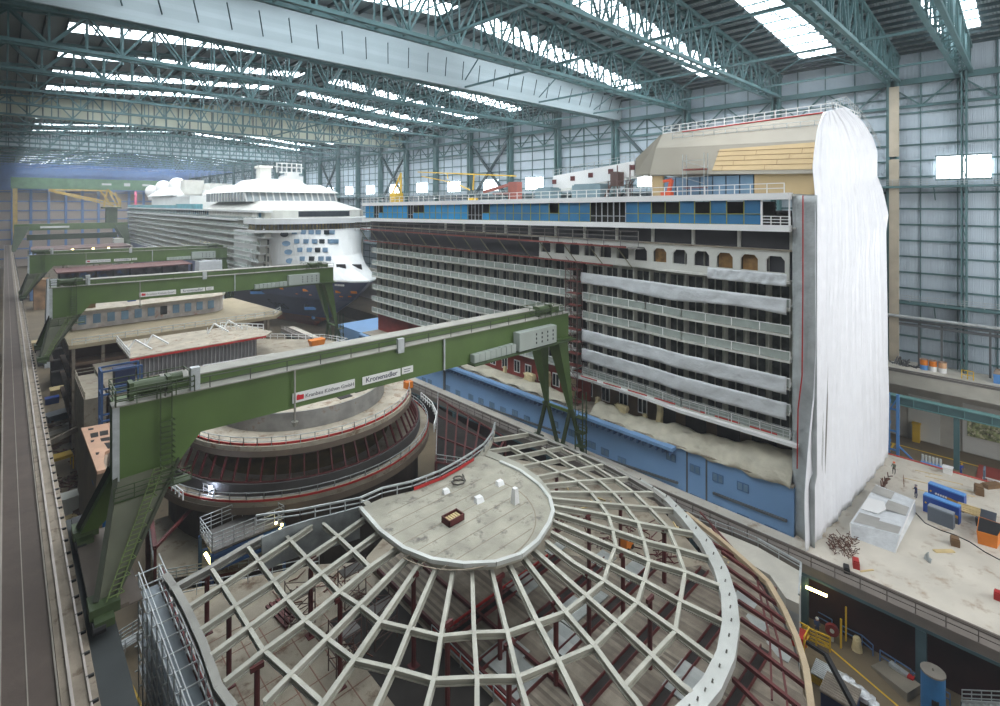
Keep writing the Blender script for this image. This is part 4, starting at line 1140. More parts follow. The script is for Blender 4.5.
# order: front curve then back along the railing
capP = [(p.x, p.y) for p in cp_[:15]]+[(p.x, p.y) for p in cp_[15:]]
cs = MB().prism(capP, -30.3, -29.8).build('cap_deck', capm, dm)
b = MB(); Pf = [G(x, y, -29.75) for x, y in cap[:14]]
b.path(Pf, .35, .35)
b.build('cap_rim', mat('rim_light', (206, 208, 202), .5), cs)
b = MB(); Pq = [G(x, y, -30.9) for x, y in cap[:15]]
for a_, d_ in zip(Pq, Pq[1:]): 
    ia = Vector((DC.x, DC.y, a_.z)); 
    a2 = a_.lerp(ia, .06); d2 = d_.lerp(ia, .06)
    b.hexa([a2-Vector((0,0,.6)), d2-Vector((0,0,.6)), d2.lerp(ia,.1)-Vector((0,0,.6)), a2.lerp(ia,.1)-Vector((0,0,.6))], [a_+Vector((0,0,.9)), d_+Vector((0,0,.9)), d_.lerp(ia,.1)+Vector((0,0,.9)), a_.lerp(ia,.1)+Vector((0,0,.9))])
b.build('cap_skirt', mat('skirt_grey', (166, 164, 150), .6), cs)
bk = [G(x, y, -29.8) for x, y in [(360,508),(382,498),(412,491),(440,480),(458,470),(472,461),(484,452),(492,441),(495,430)]]
MB().rail([G(256,526,-31), G(300,520,-30.6)]+bk, 1.0, 1.4, .09, 2).path([p+Vector((0,0,1.0)) for p in [G(256,526,-31), G(300,520,-30.6)]+bk], .16).build('cap_rail', galv, cs)
MB().path([p+Vector((.1,-.2,.25)) for p in bk[2:6]], .1, .3).build('toe_board', redp, cs)
def beam(pts, name='radial_beam', w=.34, h=.5, mm=beamg):
    P = [R(x, y) for x, y in pts]
    # web and two flanges
    b = MB()
    for a_, d_ in zip(P, P[1:]):
        b.bar(a_, d_, w*.3, h); b.bar(a_+Vector((0,0,h*.45)), d_+Vector((0,0,h*.45)), w, .09); b.bar(a_-Vector((0,0,h*.45)), d_-Vector((0,0,h*.45)), w, .09)
    return b.build(name, mm, dm)
RAD = [[(187,610),(224,586),(260,562),(290,542),(312,527)],
 [(198,634),(236,608),(273,584),(306,560),(340,537),(364,520)],
 [(208,660),(248,630),(287,601),(320,577),(350,555),(380,533)],
 [(224,685),(264,653),(305,623),(340,594),(370,569),(400,548)],
 [(264,705),(292,676),(328,640),(360,607),(410,556)],
 [(312,720),(324,705),(355,661),(380,624),(422,562)],
 [(370,722),(394,670),(410,630),(438,565)],
 [(423,722),(434,681),(441,638),(454,567)],
 [(477,722),(477,680),(474,635),(472,566)],
 [(531,722),(518,679),(507,634),(490,566)],
 [(585,722),(579,706),(558,663),(537,624),(507,561)],
 [(650,726),(637,705),(624,689),(594,648),(565,614),(522,557)],
 [(697,700),(680,686),(652,658),(617,625),(586,598),(532,550)],
 [(713,661),(680,636),(637,605),(604,583),(574,565),(546,543)],
 [(722,623),(680,603),(644,583),(609,566),(551,534)],
 [(720,588),(685,574),(649,563),(615,549),(553,523)],
 [(711,560),(680,551),(646,543),(616,533),(554,514)],
 [(696,535),(680,532),(640,525),(608,517),(552,507)],
 [(674,511),(624,507),(600,505),(550,500)],
 [(653,494),(600,494),(548,494)],
 [(628,479),(580,483),(538,487)],
 [(603,466),(566,472.5),(529,480)],
 [(582,456),(546,463),(510,470)],
 [(564,448),(528,455),(492,462)],
 [(548,441.5),(520,447),(488,452)],
 [(531,434),(513,437),(494,440)]]
for r_ in RAD: beam(r_, w=.36 if len(r_) > 4 else .32)
RNG = [[(246,546),(271,579),(286,600),(304,622),(326,640),(355,662),(394,671),(433,682),(477,680),(519,679),(558,663),(594,648),(617,625),(637,605),(644,583),(649,563),(644,543),(638,524),(623,505),(612,493),(600,483),(569,466),(542,449)],
 [(283,534),(305,558),(339,594),(361,608),(381,624),(411,631),(441,638.5),(474.5,635),(508,634),(537,624),(565,614),(586,598),(604,583),(609,565),(616,547),(613,533),(608,516),(599,504),(589,492),(575,481),(560,474),(530,459),(508,447)],
 [(212,571),(234,605),(262,651),(291,677),(322,705)],
 [(624,689),(652,658),(675,634),(680,603),(685,574),(677,550),(668,529),(650,510),(634,494),(616,481),(584,461),(562,450)],
 [(323,525),(340,540),(354,553),(370,569)]]
for r_ in RNG: beam(r_, 'ring_beam', .3, .42)
RNGT = [[(520,431),(564,448),(604,465),(630,479),(654,493),(680,513)], [(165,577),(176,592),(187,612),(203,647),(218,690),(234,712)], [(170,592),(210,570),(248,547),(264,539)]]
for r_ in RNGT: beam(r_, 'edge_beam', .55, .6, mat('edge_grey', (150, 148, 140), .5))
OUT = [(640,483),(666,500),(686,521),(706,545),(721,573),(729,600),(731,626),(726,658),(712,688),(697,706),(680,722)]
b = MB()
P = [R(x, y) for x, y in OUT]
def perp(P, i):
    a_ = P[max(0, i-1)]; d_ = P[min(len(P)-1, i+1)]; t = (d_-a_); t.z = 0; t.normalize(); return Vector((t.y, -t.x, 0))
for i in range(len(P)-1):
    n0, n1 = perp(P, i), perp(P, i+1); wa = .62*min(1, .5+i*.15); wb_ = .62*min(1, .5+(i+1)*.15)
    A0, A1, B0, B1 = P[i]-n0*wa, P[i]+n0*wa, P[i+1]-n1*wb_, P[i+1]+n1*wb_
    dz = Vector((0,0,.35))
    b.hexa([A0-dz, A1-dz, B1-dz, B0-dz], [A0+dz, A1+dz, B1+dz, B0+dz])
ob = b.build('outer_ring', mat('ring_bright', (200, 202, 196), .35, .2, .08, .6), dm)
b = MB()
for i in range(len(P)-1):
    for t_ in (0, .5):
        q = P[i].lerp(P[i+1], t_)+Vector((0,0,.36)); b.bar(q, q+Vector((.16,0,.16)), .09)
each(b, 'lifting_lug', mat('lug_dark', (110, 108, 100)), ob)
for (x, yt), yb in (((229,613),671),((207,573),623),((257,668),720),((311,560),614),((413.6,577),661),((447.5,625),695),((509,645),675),((556,603),627),((589,575),591),((589,517),536),((620.5,496),541),((664.5,531),565),((623,555),566),((556.6,476),491),((664,530),564),((340,600),650),((500,578),600),((650,600),625)):
    p = R(x, yt, -.3); q = Vector((p.x, p.y, ZDK))
    po = MB().tube(q, p, .2, 8).box(p.x-.45, p.x+.45, p.y-.12, p.y+.12, p.z-.1, p.z+.25).box(q.x-.4, q.x+.4, q.y-.4, q.y+.4, q.z, q.z+.08)
    po.build('post', maroon, dm)
# things on the round cap
bx = thing('parts_crate', G(453, 521, -29.8), 'dark red open crate of parts in the middle of the round deck plate', 'crate')
c0 = G(453, 521, -29.8)
b = MB()
for dx0, dx1, dy0, dy1 in ((-.9,.9,-.6,-.5),(-.9,.9,.5,.6),(-.9,-.8,-.6,.6),(.8,.9,-.6,.6)): b.box(c0.x+dx0, c0.x+dx1, c0.y+dy0, c0.y+dy1, c0.z, c0.z+.6)
b.box(c0.x-.9, c0.x+.9, c0.y-.6, c0.y+.6, c0.z, c0.z+.08)
b.build('box', maroon, bx)
b = MB()
for k in range(5): b.box(c0.x-.6+.28*k, c0.x-.4+.28*k, c0.y-.45, c0.y+.45, c0.z+.08, c0.z+.4)
b.build('contents', wood, bx)
c0 = G(515, 503, -29.8)
b = MB().hexa([(c0.x-.32,c0.y-.32,c0.z),(c0.x+.32,c0.y-.32,c0.z),(c0.x+.32,c0.y+.32,c0.z),(c0.x-.32,c0.y+.32,c0.z)], [(c0.x-.22,c0.y-.22,c0.z+1.5),(c0.x+.22,c0.y-.22,c0.z+1.5),(c0.x+.22,c0.y+.22,c0.z+1.5),(c0.x-.22,c0.y+.22,c0.z+1.5)])
tag(b.build('white_vent', white), 'white upright vent box on the right of the round deck plate', 'vent')
for x, y, s_, lab in ((446,493,.35,'small white block left of the crate on the round deck plate'), (500,485,.4,'small white block at the back of the round deck plate'), (479,502,.45,'leaning white panel between the crate and the vent on the round deck plate')):
    c0 = G(x, y, -29.8)
    tag(MB().hexa([(c0.x-s_,c0.y-s_*.6,c0.z),(c0.x+s_,c0.y-s_*.8,c0.z),(c0.x+s_,c0.y+s_*.6,c0.z),(c0.x-s_,c0.y+s_*.6,c0.z)], [(c0.x-s_*.7,c0.y,c0.z+s_),(c0.x+s_,c0.y-s_*.2,c0.z+s_*.9),(c0.x+s_,c0.y+s_*.9,c0.z+s_),(c0.x-s_*.6,c0.y+s_,c0.z+s_)]).build('white_block', white), lab, 'block')
c0 = G(459, 484, -29.8)
b = MB()
for k in range(16):
    a_ = k*math.pi/4; r0, zz = .8-.02*k, c0.z+.05+.05*k
    b.tube((c0.x+r0*math.cos(a_), c0.y+r0*math.sin(a_), zz), (c0.x+r0*math.cos(a_+.8), c0.y+r0*math.sin(a_+.8), zz+.05), .09, 6)
tag(b.build('cable_coil', mat('coil_grey', (92, 88, 80))), 'grey coil of cable at the back rail of the round deck plate', 'cable')

# decks below the frame
ds = thing('ship_section', (34, 34, -46), 'nearest unfinished ship section, the planked deck below the spoked roof frame', 'ship section')
left_poly = [(11.3, 8), (11.3, 59.5), (24, 53), (27.6, 50), (27.6, 8)]
MB().prism(left_poly, ZDK-.4, ZDK).build('deck_plate', deckg, ds)
mid = [(27.6, 8), (27.6, 50), (42, 57.5), (53.5, 57.5), (60.5, 45), (60.5, 34), (54, 24), (47, 14.5), (42.5, 10), (41, 8)]
MB().prism(mid, ZDK-.4, ZDK-.02).build('deck_plate', deckg, ds)
b = MB().prism([(27.6, 8), (27.6, 48), (35, 48), (36, 38), (43, 36.2), (47, 30), (50, 26), (53, 24), (46.5, 14.8), (42, 10), (41, 8)], ZDK-.02, ZDK+.55)
b.build('plated_deck', plank, ds)
yb_l = [11.9, 15.8, 19.7, 23.6, 27.5, 31.4, 35.3]
for k, yy in enumerate(yb_l):
    xr = [43, 46.5, 49.5, 52, 49.5, 46, 43][k]
    b = MB()
    x = 27.8
    xc = [27.8, 31.4, 38, 44, xr]
    b.box(27.6, xr, yy-.42, yy-.36, ZDK+.5, ZDK+.9).box(27.6, xr, yy+.36, yy+.42, ZDK+.5, ZDK+.9)
    b.build('deck_beam', maroon, ds)
    MB().box(27.6, xr, yy-.36, yy+.36, ZDK+.56, ZDK+.62).build('beam_floor', cabind, ds)
for k, xx in enumerate((27.7, 31.4)):
    MB().box(xx-.12, xx+.12, 8, 47, ZDK+.4, ZDK+.9).build('deck_beam', maroon, ds)
MB().box(27.35, 27.4, 8, 37, ZDK+.56, ZDK+.75).box(27.6, 42, 36.2, 36.3, ZDK+.5, ZDK+.8).box(11.4, 11.5, 9, 58, ZDK, ZDK+.3).build('toe_board', redp, ds)
b = MB()
for (x, y, w_, h_) in ((524,585,3,2.2),(572,612,3.2,2.2),(603,560,2.4,1.8),(596,597,1.8,1.6),(562,640,2.6,2.6),(505,655,3.4,2.6),(520,680,3.0,2.4),(632,572,3,1.6),(690,685,3.4,3.0),(556,549,2.4,1.2)):
    p = G(x, y, ZDK+.6); b.box(p.x-w_/2, p.x+w_/2, p.y-h_/2, p.y+h_/2, ZDK+.6, ZDK+.72)
for i in range(0):
    pass
each(b, 'bright_plating', mat('bright_sheet', (186, 190, 186), .4, .2, .1, .8, stripe=('X', 2, (140,146,144), .6)), ds)
# walls and supports below
b = MB()
for (x0_, x1_, y0_, y1_) in ((11.5,12,10,58),(27,27.5,10,49),(40,40.5,10,56),(56,56.5,30,50),(12,40,9,9.5),(12,56,49,49.5)): b.box(x0_, x1_, y0_, y1_, -46, ZDK-.4)
each(b, 'lower_bulkhead', maroon, ds)
MB().rail([(11.5, 9, ZDK), (11.5, 58, ZDK), (24, 52.6, ZDK)], 1.1, 2, .07, 2).rail([(27.2, 9, ZDK), (27.2, 37, ZDK)], 1.2, 2, .07, 2).build('railing', galv, ds)
b = MB()
for k in range(10): b.box(11.6+1.65*k, 11.68+1.65*k, 9, 49, ZDK, ZDK+.02)
for k in range(17): b.box(11.5, 27.2, 10+2.5*k, 10.07+2.5*k, ZDK, ZDK+.02)
b.build('deck_seam', mat('seam_red_brown', (136, 100, 84), .8), ds)
b = MB()
for i, (x, y) in enumerate(((420,503),(400,515),(455,540),(520,520),(480,480))):
    p = G(x, y, -29.79); pass
b.path([Vector((DC.x+7.2*math.cos(a_*.157-3.0), DC.y+7.2*math.sin(a_*.157-3.0), -29.8)) for a_ in range(0, 22)], .09, .04)
for k in range(9):
    yy = DC.y-6+1.6*k; hw = math.sqrt(max(0, 49-(yy-DC.y)**2)); b.box(DC.x-hw, DC.x+hw, yy, yy+.05, -29.81, -29.785)
b.build('plate_seam', mat('seam_brown', (146, 134, 116), .8), cs)
# flat sheet on the left deck, the gap's darkness painted into its colour
MB().box(21.5, 27.3, 29, 45, ZDK+.0, ZDK+.03).build('dark_gap_sheet', cabind, ds)
# maroon bars and brown pipe outside the ring
PIPE = [(686,514),(720,540),(744,561),(768,583),(784,611),(797,640),(806,670),(811,706),(812,722)]
MB().path([G(x, y, -34.6) for x, y in PIPE], .45, .45).build('outer_pipe', pipeb, dm)
for a_, d_ in (((722,552),(776,590)),((726,567),(781,607)),((733,584),(790,625)),((738,601),(797,640)),((741,619),(802,661)),((741,637),(805,686)),((738,658),(800,708)),((733,679),(770,716)),((706,540),(744,561))):
    MB().bar(G(*a_, -34.8), G(*d_, -34.8), .26, .3).build('outer_bar', maroon, dm)
for pts in ([(700,512),(740,556),(764,590),(778,640),(786,690),(788,715)], [(712,528),(757,580),(770,640),(772,700)]):
    MB().path([G(x, y, -34.9) for x, y in pts], .14).build('outer_bar', maroon, dm)
# planked skirt deck outside the ring
sk_ = [G(x, y, -38.2) for x, y in ((690,520),(735,556),(760,585),(778,613),(792,643),(800,672),(806,715),(735,730),(735,660),(735,600))]
op = MB().prism([(p.x, p.y) for p in sk_], -38.6, -38.2).build('side_deck', plank, ds)
b = MB()
for x, y, w_, h_ in ((745,600,2.2,2),(752,628,3,1.8),(758,660,2.6,2),(765,690,2,2),(778,650,1.4,2)):
    p = G(x, y, -38.1); b.box(p.x-w_/2, p.x+w_/2, p.y-h_/2, p.y+h_/2, -38.15, -38.1)
each(b, 'bright_plating', mat('bright_sheet', (0,0,0)), op)
tp = thing('concrete_platform', G(770, 560, -38.4), 'pale platform strip with white pipe edging between the spoked frame and the dock edge', 'platform')
pp = [G(x, y, -38) for x, y in ((668,512),(700,524),(732,536),(758,547),(801,572),(799,604),(786,598),(770,575),(740,558),(700,530))]
MB().prism([(p.x, p.y) for p in pp], -39, -38).build('slab', conc, tp)
MB().path([p+Vector((0,0,.9)) for p in pp[3:6]], .2).rail([p for p in pp[:5]], 1.0, 1.6, .07, 2).build('handrail', galv, tp)
MB().prism([(p.x, p.y) for p in pp[3:7]], -46, -39).build('support_wall', galv, tp)
# fan of small scaffolds below the frame (left)
for i, (x, y, lab) in enumerate(((352,600,'spindly scaffold tower under the left of the spoked frame, nearest the round plate'), (300,625,'spindly scaffold tower under the spoked frame above a bundle of red posts'), (345,668,'low scaffold tower with a pale platform at the lower left of the spoked frame'), (382,640,'scaffold frame in the dark gap below the round plate'))):
    p = G(x, y, ZDK); s_ = thing('scaffold_tower', (p.x, p.y, ZDK), lab, 'scaffolding', 'scaffolds below the spoked roof frame')
    hh = 4.2
    b = MB()
    for dx in (-1.1, 1.1):
        for dy in (-.7, .7): b.bar((p.x+dx, p.y+dy, ZDK), (p.x+dx, p.y+dy, ZDK+hh), .07)
    for k in range(4):
        z = ZDK+k; b.bar((p.x-1.1, p.y-.7, z), (p.x+1.1, p.y-.7, z+1), .05).bar((p.x-1.1, p.y+.7, z+1), (p.x+1.1, p.y+.7, z), .05).bar((p.x-1.1, p.y-.7, z+1), (p.x+1.1, p.y-.7, z+1), .06).bar((p.x-1.1,p.y-.7,z+1),(p.x-1.1,p.y+.7,z+1),.06)
    b.build('tube_frame', mat('scaffold_brown', (0,0,0)), s_)
    MB().box(p.x-1.1, p.x+1.1, p.y-.6, p.y+.6, ZDK+3.0, ZDK+3.08).build('platform', mat('scaffold_grey', (0,0,0)), s_)
p = G(279, 618, ZDK)
st_ = thing('steel_posts', p, 'bundle of dark red steel posts lying on the deck under the spoked frame', 'steel bundle')
for k in range(5): MB().bar((p.x+.3*k, p.y-1.8+.2*k, ZDK+.2+.1*(k % 2)), (p.x+.3*k-.4, p.y+2, ZDK+.2+.1*(k % 2)), .22).build('post', maroon, st_)
p = G(627, 549, ZDK)
ym = thing('yellow_machine', p, 'small yellow machine on the deck seen through the right part of the spoked frame', 'machine')
MB().box(p.x-.7, p.x+.7, p.y-.4, p.y+.4, ZDK+.25, ZDK+1.1).box(p.x-.7,p.x-.4,p.y-.4,p.y+.4,ZDK+1.1,ZDK+1.5).build('body', orange, ym)
b = MB()
for dx in (-.5, .5): b.tube((p.x+dx, p.y-.45, ZDK+.25), (p.x+dx, p.y+.45, ZDK+.25), .25, 10)
each(b, 'wheel', blk, ym)
MB().box(p.x-.3, p.x+.6, p.y-.35, p.y+.35, ZDK+1.1, ZDK+1.3).build('lid', white, ym)
# curved grey wall piece behind the back of the frame
cw = [G(262,540,-31), G(285,530,-31), G(310,522,-31), G(335,516,-31), G(360,509,-31)]
b = MB()
for a_, d_ in zip(cw, cw[1:]): b.hexa([a_-Vector((0,0,3)), d_-Vector((0,0,3)), d_-Vector((0,-.2,3)), a_-Vector((0,-.2,3))], [a_+Vector((0,0,.2)), d_+Vector((0,0,.2)), d_+Vector((0,.2,.2)), a_+Vector((0,.2,.2))])
b.build('curved_wall', mat('zinc_wall', (150, 156, 156), .45, .2, .2, .8), dm)
# ================================================================ ROUND TIERED SECTION BEHIND THE NEAREST CRANE
TC = (32.2, 76.0)
ts = thing('round_ship_section', (TC[0], TC[1], -46), 'round tiered ship section with slanted maroon window posts behind the nearest green crane', 'ship section')
EX = .98
lo = MB().ring(TC, 12.5, 18.6, -34.5, -34.0, 96).build('lower_deck_ring', deckg, ts)
MB().ring(TC, 18.3, 18.7, -35.3, -34.5, 96).build('deck_rim', mat('rim_brown', (120, 106, 92)), lo)
MB().ring(TC, 18.55, 18.62, -33.95, -33.7, 96, math.pi*1.02, math.pi*1.98).build('toe_board', redp, lo)
def circ(r, z, a0=0, a1=2*math.pi, n=60): return [Vector((TC[0]+r*math.cos(a0+(a1-a0)*i/n), TC[1]+r*math.sin(a0+(a1-a0)*i/n), z)) for i in range(n+1)]
MB().rail(circ(18.5, -34.0), 1.05, 2.0, .08, 2).build('railing', galv, lo)
MB().ring(TC, 17.1, 17.3, -34, -32.6, 96, math.pi*.95, math.pi*2.02).build('window_sill_wall', mat('dark_sill', (82, 80, 78), .7), ts)
MB().path(circ(16.9, -32.6), .18).build('sill_rail', maroon, ts)
for k in range(64):
    t = 2*math.pi*k/64
    p = Vector((TC[0]+17.2*math.cos(t), TC[1]+17.2*math.sin(t), -34)); q = Vector((TC[0]+15.2*math.cos(t), TC[1]+15.2*math.sin(t), -29.4))
    MB().bar(p, q, .16, .26).build('window_post', maroon, ts)
up = MB().ring(TC, 9.8, 15.9, -29.4, -28.9, 96).build('upper_deck_ring', mat('upper_deck_pale', (178, 168, 150), .7, 0, .14, .5, .1, rust=((134, 110, 88), .8, .53)), ts)
MB().ring(TC, 15.6, 16.0, -30.1, -29.4, 96).build('deck_rim', mat('rim_brown', (0,0,0)), up)
MB().ring(TC, 15.5, 15.6, -28.9, -28.65, 96, math.pi*1.02, math.pi*1.98).build('toe_board', redp, up)
MB().rail(circ(15.7, -28.9), 1.0, 2.0, .07, 2).build('railing', galv, up)
MB().ring(TC, 11.6, 11.8, -28.9, -26.6, 72, math.pi*.9, math.pi*1.93).build('inner_wall', mat('zinc_wall_b', (150, 150, 146), .5, .1, .2, .5, rust=((130, 100, 78), .5, .6)), ts)
iw = MB().ring(TC, 11.6, 11.8, -28.9, -26.6, 20, math.pi*1.97, math.pi*2.3).build('inner_wall', mat('zinc_wall_b', (150, 150, 146), .5, .1, .2, .5, rust=((130, 100, 78), .5, .6)), ts)
MB().ring(TC, 0.2, 11.7, -26.75, -26.6, 72).build('top_deck', mat('upper_deck_pale', (0,0,0)), ts)
b = MB()
for k in range(4): a_ = math.pi*(1.55+.09*k); b.box(TC[0]+10*math.cos(a_)-.9, TC[0]+10*math.cos(a_)+.9, TC[1]+10*math.sin(a_)-.7, TC[1]+10*math.sin(a_)+.7, -26.6, -26.5)
each(b, 'deck_opening', cabind, ts)
p = G(409, 387, -28.8); MB().box(p.x-.7, p.x+.5, p.y-.4, p.y+.5, -28.9, -27.9).build('orange_box', orange, ts)
MB().ring(TC, 3, 12.4, -34.6, -34.2, 48).build('inner_floor', mat('ochre_dark_floor', (112, 96, 60), .8, 0, .3, .3), ts)
MB().ring(TC, 7.0, 7.3, -34.2, -29.4, 40).build('inner_bulkhead', mat('dark_bulkhead', (66, 60, 54), .8, 0, .4, .4), ts)
MB().ring(TC, 16.5, 17, -46, -35, 48).build('support_skirt', mat('skirt_dark', (74, 64, 56), .8, 0, .3, .3), ts)
w_ = thing('welding_spot', G(208, 490, -33.2), 'blue-white welding arc glowing on the lower ring of the round section', 'welding light')
q = G(210.5, 487.5, -32.9); MB().sphere(q, .22, 8).build('arc', arc_e, w_)
MB().bar((q.x+.3, q.y+.2, -34), (q.x+.3, q.y+.2, -32.9), .08).box(q.x+.2, q.x+1.0, q.y, q.y+.6, -34, -33.4).build('machine', blk, w_)
# pale platform with long railing beside it
for k, (a_, d_) in enumerate((((161,474),(183,492)), ((189,475),(214,490)))):
    P0 = G(*a_, -33); P1 = G(*d_, -33)
    tag(MB().rail([P0-Vector((0,0,.95)), P1-Vector((0,0,.95))], 1.0, 1.0, .12, 2).build('guard_rail', white), ['white guard rail at the far left of the round section lower ring', 'white guard rail beside the welding arc'][k], 'railing')
# beams and staging right of it
sg = thing('staging', (50, 68, -46), 'dark red steel staging with rails between the round section and the dock edge', 'scaffolding')
b = MB()
S0 = [G(x, y, -36.5) for x, y in ((438,398),(505,438),(490,470),(436,462))]
for k in range(7): 
    t = k/6; b.bar(S0[0].lerp(S0[1], t), S0[3].lerp(S0[2], t), .25)
for t in (0, .33, .66, 1): b.bar(S0[0].lerp(S0[3], t), S0[1].lerp(S0[2], t), .25)
for s_ in S0: b.bar(s_, Vector((s_.x, s_.y, -46)), .3)
b.build('beam_frame', maroon, sg)
MB().hexa([S0[0]-Vector((0,0,2)), S0[1]-Vector((0,0,2)), S0[2]-Vector((0,0,2)), S0[3]-Vector((0,0,2))], [s_-Vector((0,0,1.8)) for s_ in S0]).build('floor_plate', cabind, sg)
MB().rail([S0[0], S0[3], S0[2]], 1.1, 1.5, .08, 2).build('railing', galv, sg)
MB().rail([G(x, y, -35.5) for x, y in ((421,399),(432,409),(437,420),(434,432))], 1.2, 1, .14, 2).build('curved_rail', white, sg)

# open lower deck section left of the frame, with posts
od = thing('open_deck_section', G(200, 540, -40), 'small open deck corner with maroon beams and posts left of the spoked frame', 'ship section')
O = [G(x, y, -40) for x, y in ((148,522),(225,498),(285,530),(268,562),(155,582))]
MB().prism([(p.x, p.y) for p in O], -40.4, -40).build('deck_plate', deckg, od)
b = MB()
for p in (O[0], O[4], O[1]): b.bar(p, p+Vector((0,0,3.6)), .25)
b.bar(O[0]+Vector((0,0,3.6)), O[1]+Vector((0,0,3.6)), .3).bar(O[4]+Vector((0,0,3.6)), O[1]+Vector((2,2,3.6)), .3).bar(O[0]+Vector((0,0,3.6)), O[4]+Vector((0,0,3.6)), .4)
b.build('beam_frame', maroon, od)
MB().rail([O[4], O[3]], 1.1, 1, .08, 3).rail([O[0], O[4]], 1.1, 1, .1, 3).build('railing', galv, od)
MB().hexa([O[4]-Vector((0,0,.8)), O[3]-Vector((0,0,.8)), O[3]+Vector((.1,.1,-.8)), O[4]+Vector((.1,.1,-.8))], [O[4], O[3], O[3]+Vector((.1,.1,0)), O[4]+Vector((.1,.1,0))]).build('edge_plate', maroon, od)
b = MB()
for p in O: b.bar(p-Vector((0,0,.4)), Vector((p.x, p.y, -46)), .5)
each(b, 'support', maroon, od)
# grey mesh scaffold with blue frame next to it
sf = thing('scaffolding', G(255, 560, -46), 'grey railed scaffold on a blue steel frame behind the left edge of the spoked frame', 'scaffolding')
Q = [G(x, y, -36) for x, y in ((200,534),(262,508),(284,522),(212,552))]
MB().rail(Q+[Q[0]], 1.8, 1, .07, 4).build('railing', galv, sf)
MB().prism([(p.x, p.y) for p in Q], -36.2, -36).build('platform', mat('scaffold_grey', (0,0,0)), sf)
b = MB()
for p in Q: b.bar(Vector((p.x, p.y, -36.2)), Vector((p.x, p.y, -46)), .3)
b.bar(Q[0]-Vector((0,0,2)), Q[1]-Vector((0,0,2)), .3).bar(Q[3]-Vector((0,0,2)), Q[2]-Vector((0,0,2)), .3).bar(Q[3]-Vector((0,0,.6)), Q[2]-Vector((0,0,.6)), .4)
b.build('blue_frame', mat('scaffold_blue', (50, 84, 130)), sf)
p = G(205, 553, -36.5); MB().bar(p, p+Vector((.5,-1.1,-1.1)), .22).build('strip_lamp', lampe, sf)
for k in range(4):
    p = G(274+2*k, 519+3.5*k, -35.6)
b = MB(); p = G(276, 523, -35.4); b.sphere(p, .16, 6).sphere(p+Vector((.4,-.6,-.1)), .16, 6).sphere(p+Vector((.1,-.9,-.3)), .14, 6)
each(b, 'work_lamp', lampe, sf)

# silver pole scaffold along the left edge of the near section
ps = thing('pole_scaffold', (9.6, 38, -46), 'tall silver pole scaffold along the left side of the nearest ship section', 'scaffolding')
b = MB(); k = 0
for i in range(18):
    y = 24+2.0*i
    for xx in (9.0, 10.6): b.bar((xx, y, -46), (xx, y, -33.8-.05*i), .1)
    for z in (-43.5, -41.2, -38.8, -36.6, -34.6):
        b.bar((8.7, y, z), (10.9, y, z), .09)
for z in (-43, -40.8, -38.3, -36, -34.4):
    for xx in (9.0, 10.6): b.bar((xx, 24, z), (xx, 58, z), .09).bar((xx, 24, z+1), (xx, 58, z+1), .07)
b.build('tube_frame', galv, ps)
b = MB()
for z in (-43.2, -40.9, -38.5, -36.3): b.box(9.1, 10.5, 24, 58, z, z+.06)
b.build('walk_boards', mat('zinc_boards', (122, 132, 138), .5, .2), ps)
MB().rail([(10.9, 24, -38), (10.9, 58, -38)], 3, 2.4, .12, 2).build('red_poles', maroon, ps)

# ================================================================ OTHER SHIP SECTIONS FURTHER BACK
def legs(par, x0, x1, y0, y1, z, n=4, m=None):
    b = MB()
    for i in range(n):
        xx = x0+.6+(x1-x0-1.2)*i/(n-1)
        for yy in (y0+.6, y1-.6): b.box(xx-.35, xx+.35, yy-.35, yy+.35, -46, z)
    each(b, 'support_post', m or concd, par)
# block C pillared section
pc = thing('pillared_ship_section', (30, 112, -46), 'flat ship section with grey wall stiffeners and white rails behind the nearest crane girder', 'ship section')
MB().prism([(12,103),(45,101),(54,104),(52,110),(40,123),(12,124)], -31, -30.4).build('lower_deck', deckg, pc)
wl_ = MB().box(17, 36.5, 108.6, 108.9, -30.4, -26.9).build('stiffened_wall', mat('stiff_grey', (112, 110, 112)), pc)
b = MB(); k = 0
for i in range(30): b.box(17+.66*i, 17.14+.66*i, 108.3, 108.6, -30.4, -26.9)
each(b, 'stiffener', mat('stiff_light', (160, 158, 158)), wl_)
MB().prism([(15.5,108),(38,107.6),(40,110),(38,121),(15.5,122)], -26.9, -26.5).build('upper_deck', mat('upper_deck_pale', (0,0,0)), pc)
MB().box(15.5, 38, 107.55, 107.65, -26.95, -26.6).box(20, 50, 101.3, 101.4, -30.4, -30.1).build('toe_board', redp, pc)
b = MB().rail([(15.5,122,-26.5),(15.5,108,-26.5)], 1.2, 1.5, .12, 2).rail([(33,120,-26.5),(39,112,-26.5)], 1.3, 1.2, .14, 2).rail([(28,103,-30.4),(45,101.2,-30.4),(53.8,104,-30.4),(52,110,-30.4),(41,122,-30.4)], 1.1, 1.5, .1, 2).rail([(26,105,-30.4),(38,103.6,-30.4)],1,1,.16,2)
for xx, yy in ((17, 113), (20, 115), (31, 117), (34, 118)): b.bar((xx-1.2, yy, -26.5), (xx, yy, -24.6), .25).bar((xx, yy, -24.6), (xx+2.2, yy-2, -26.3), .25).bar((xx-1.2,yy,-26.5),(xx-1.2,yy,-25.2),.15)
b.build('rails_and_frames', white, pc)
legs(pc, 12.5, 50, 103.5, 110, -31, 5)
tag(MB().box(12.9, 15.6, 103.5, 106.2, -30.4, -27.3).box(12.8,15.7,103.4,106.3,-27.3,-27.1).build('navy_container', mat('navy_box', (36, 48, 86))), 'navy blue container on the left end of the stiffened section', 'container')
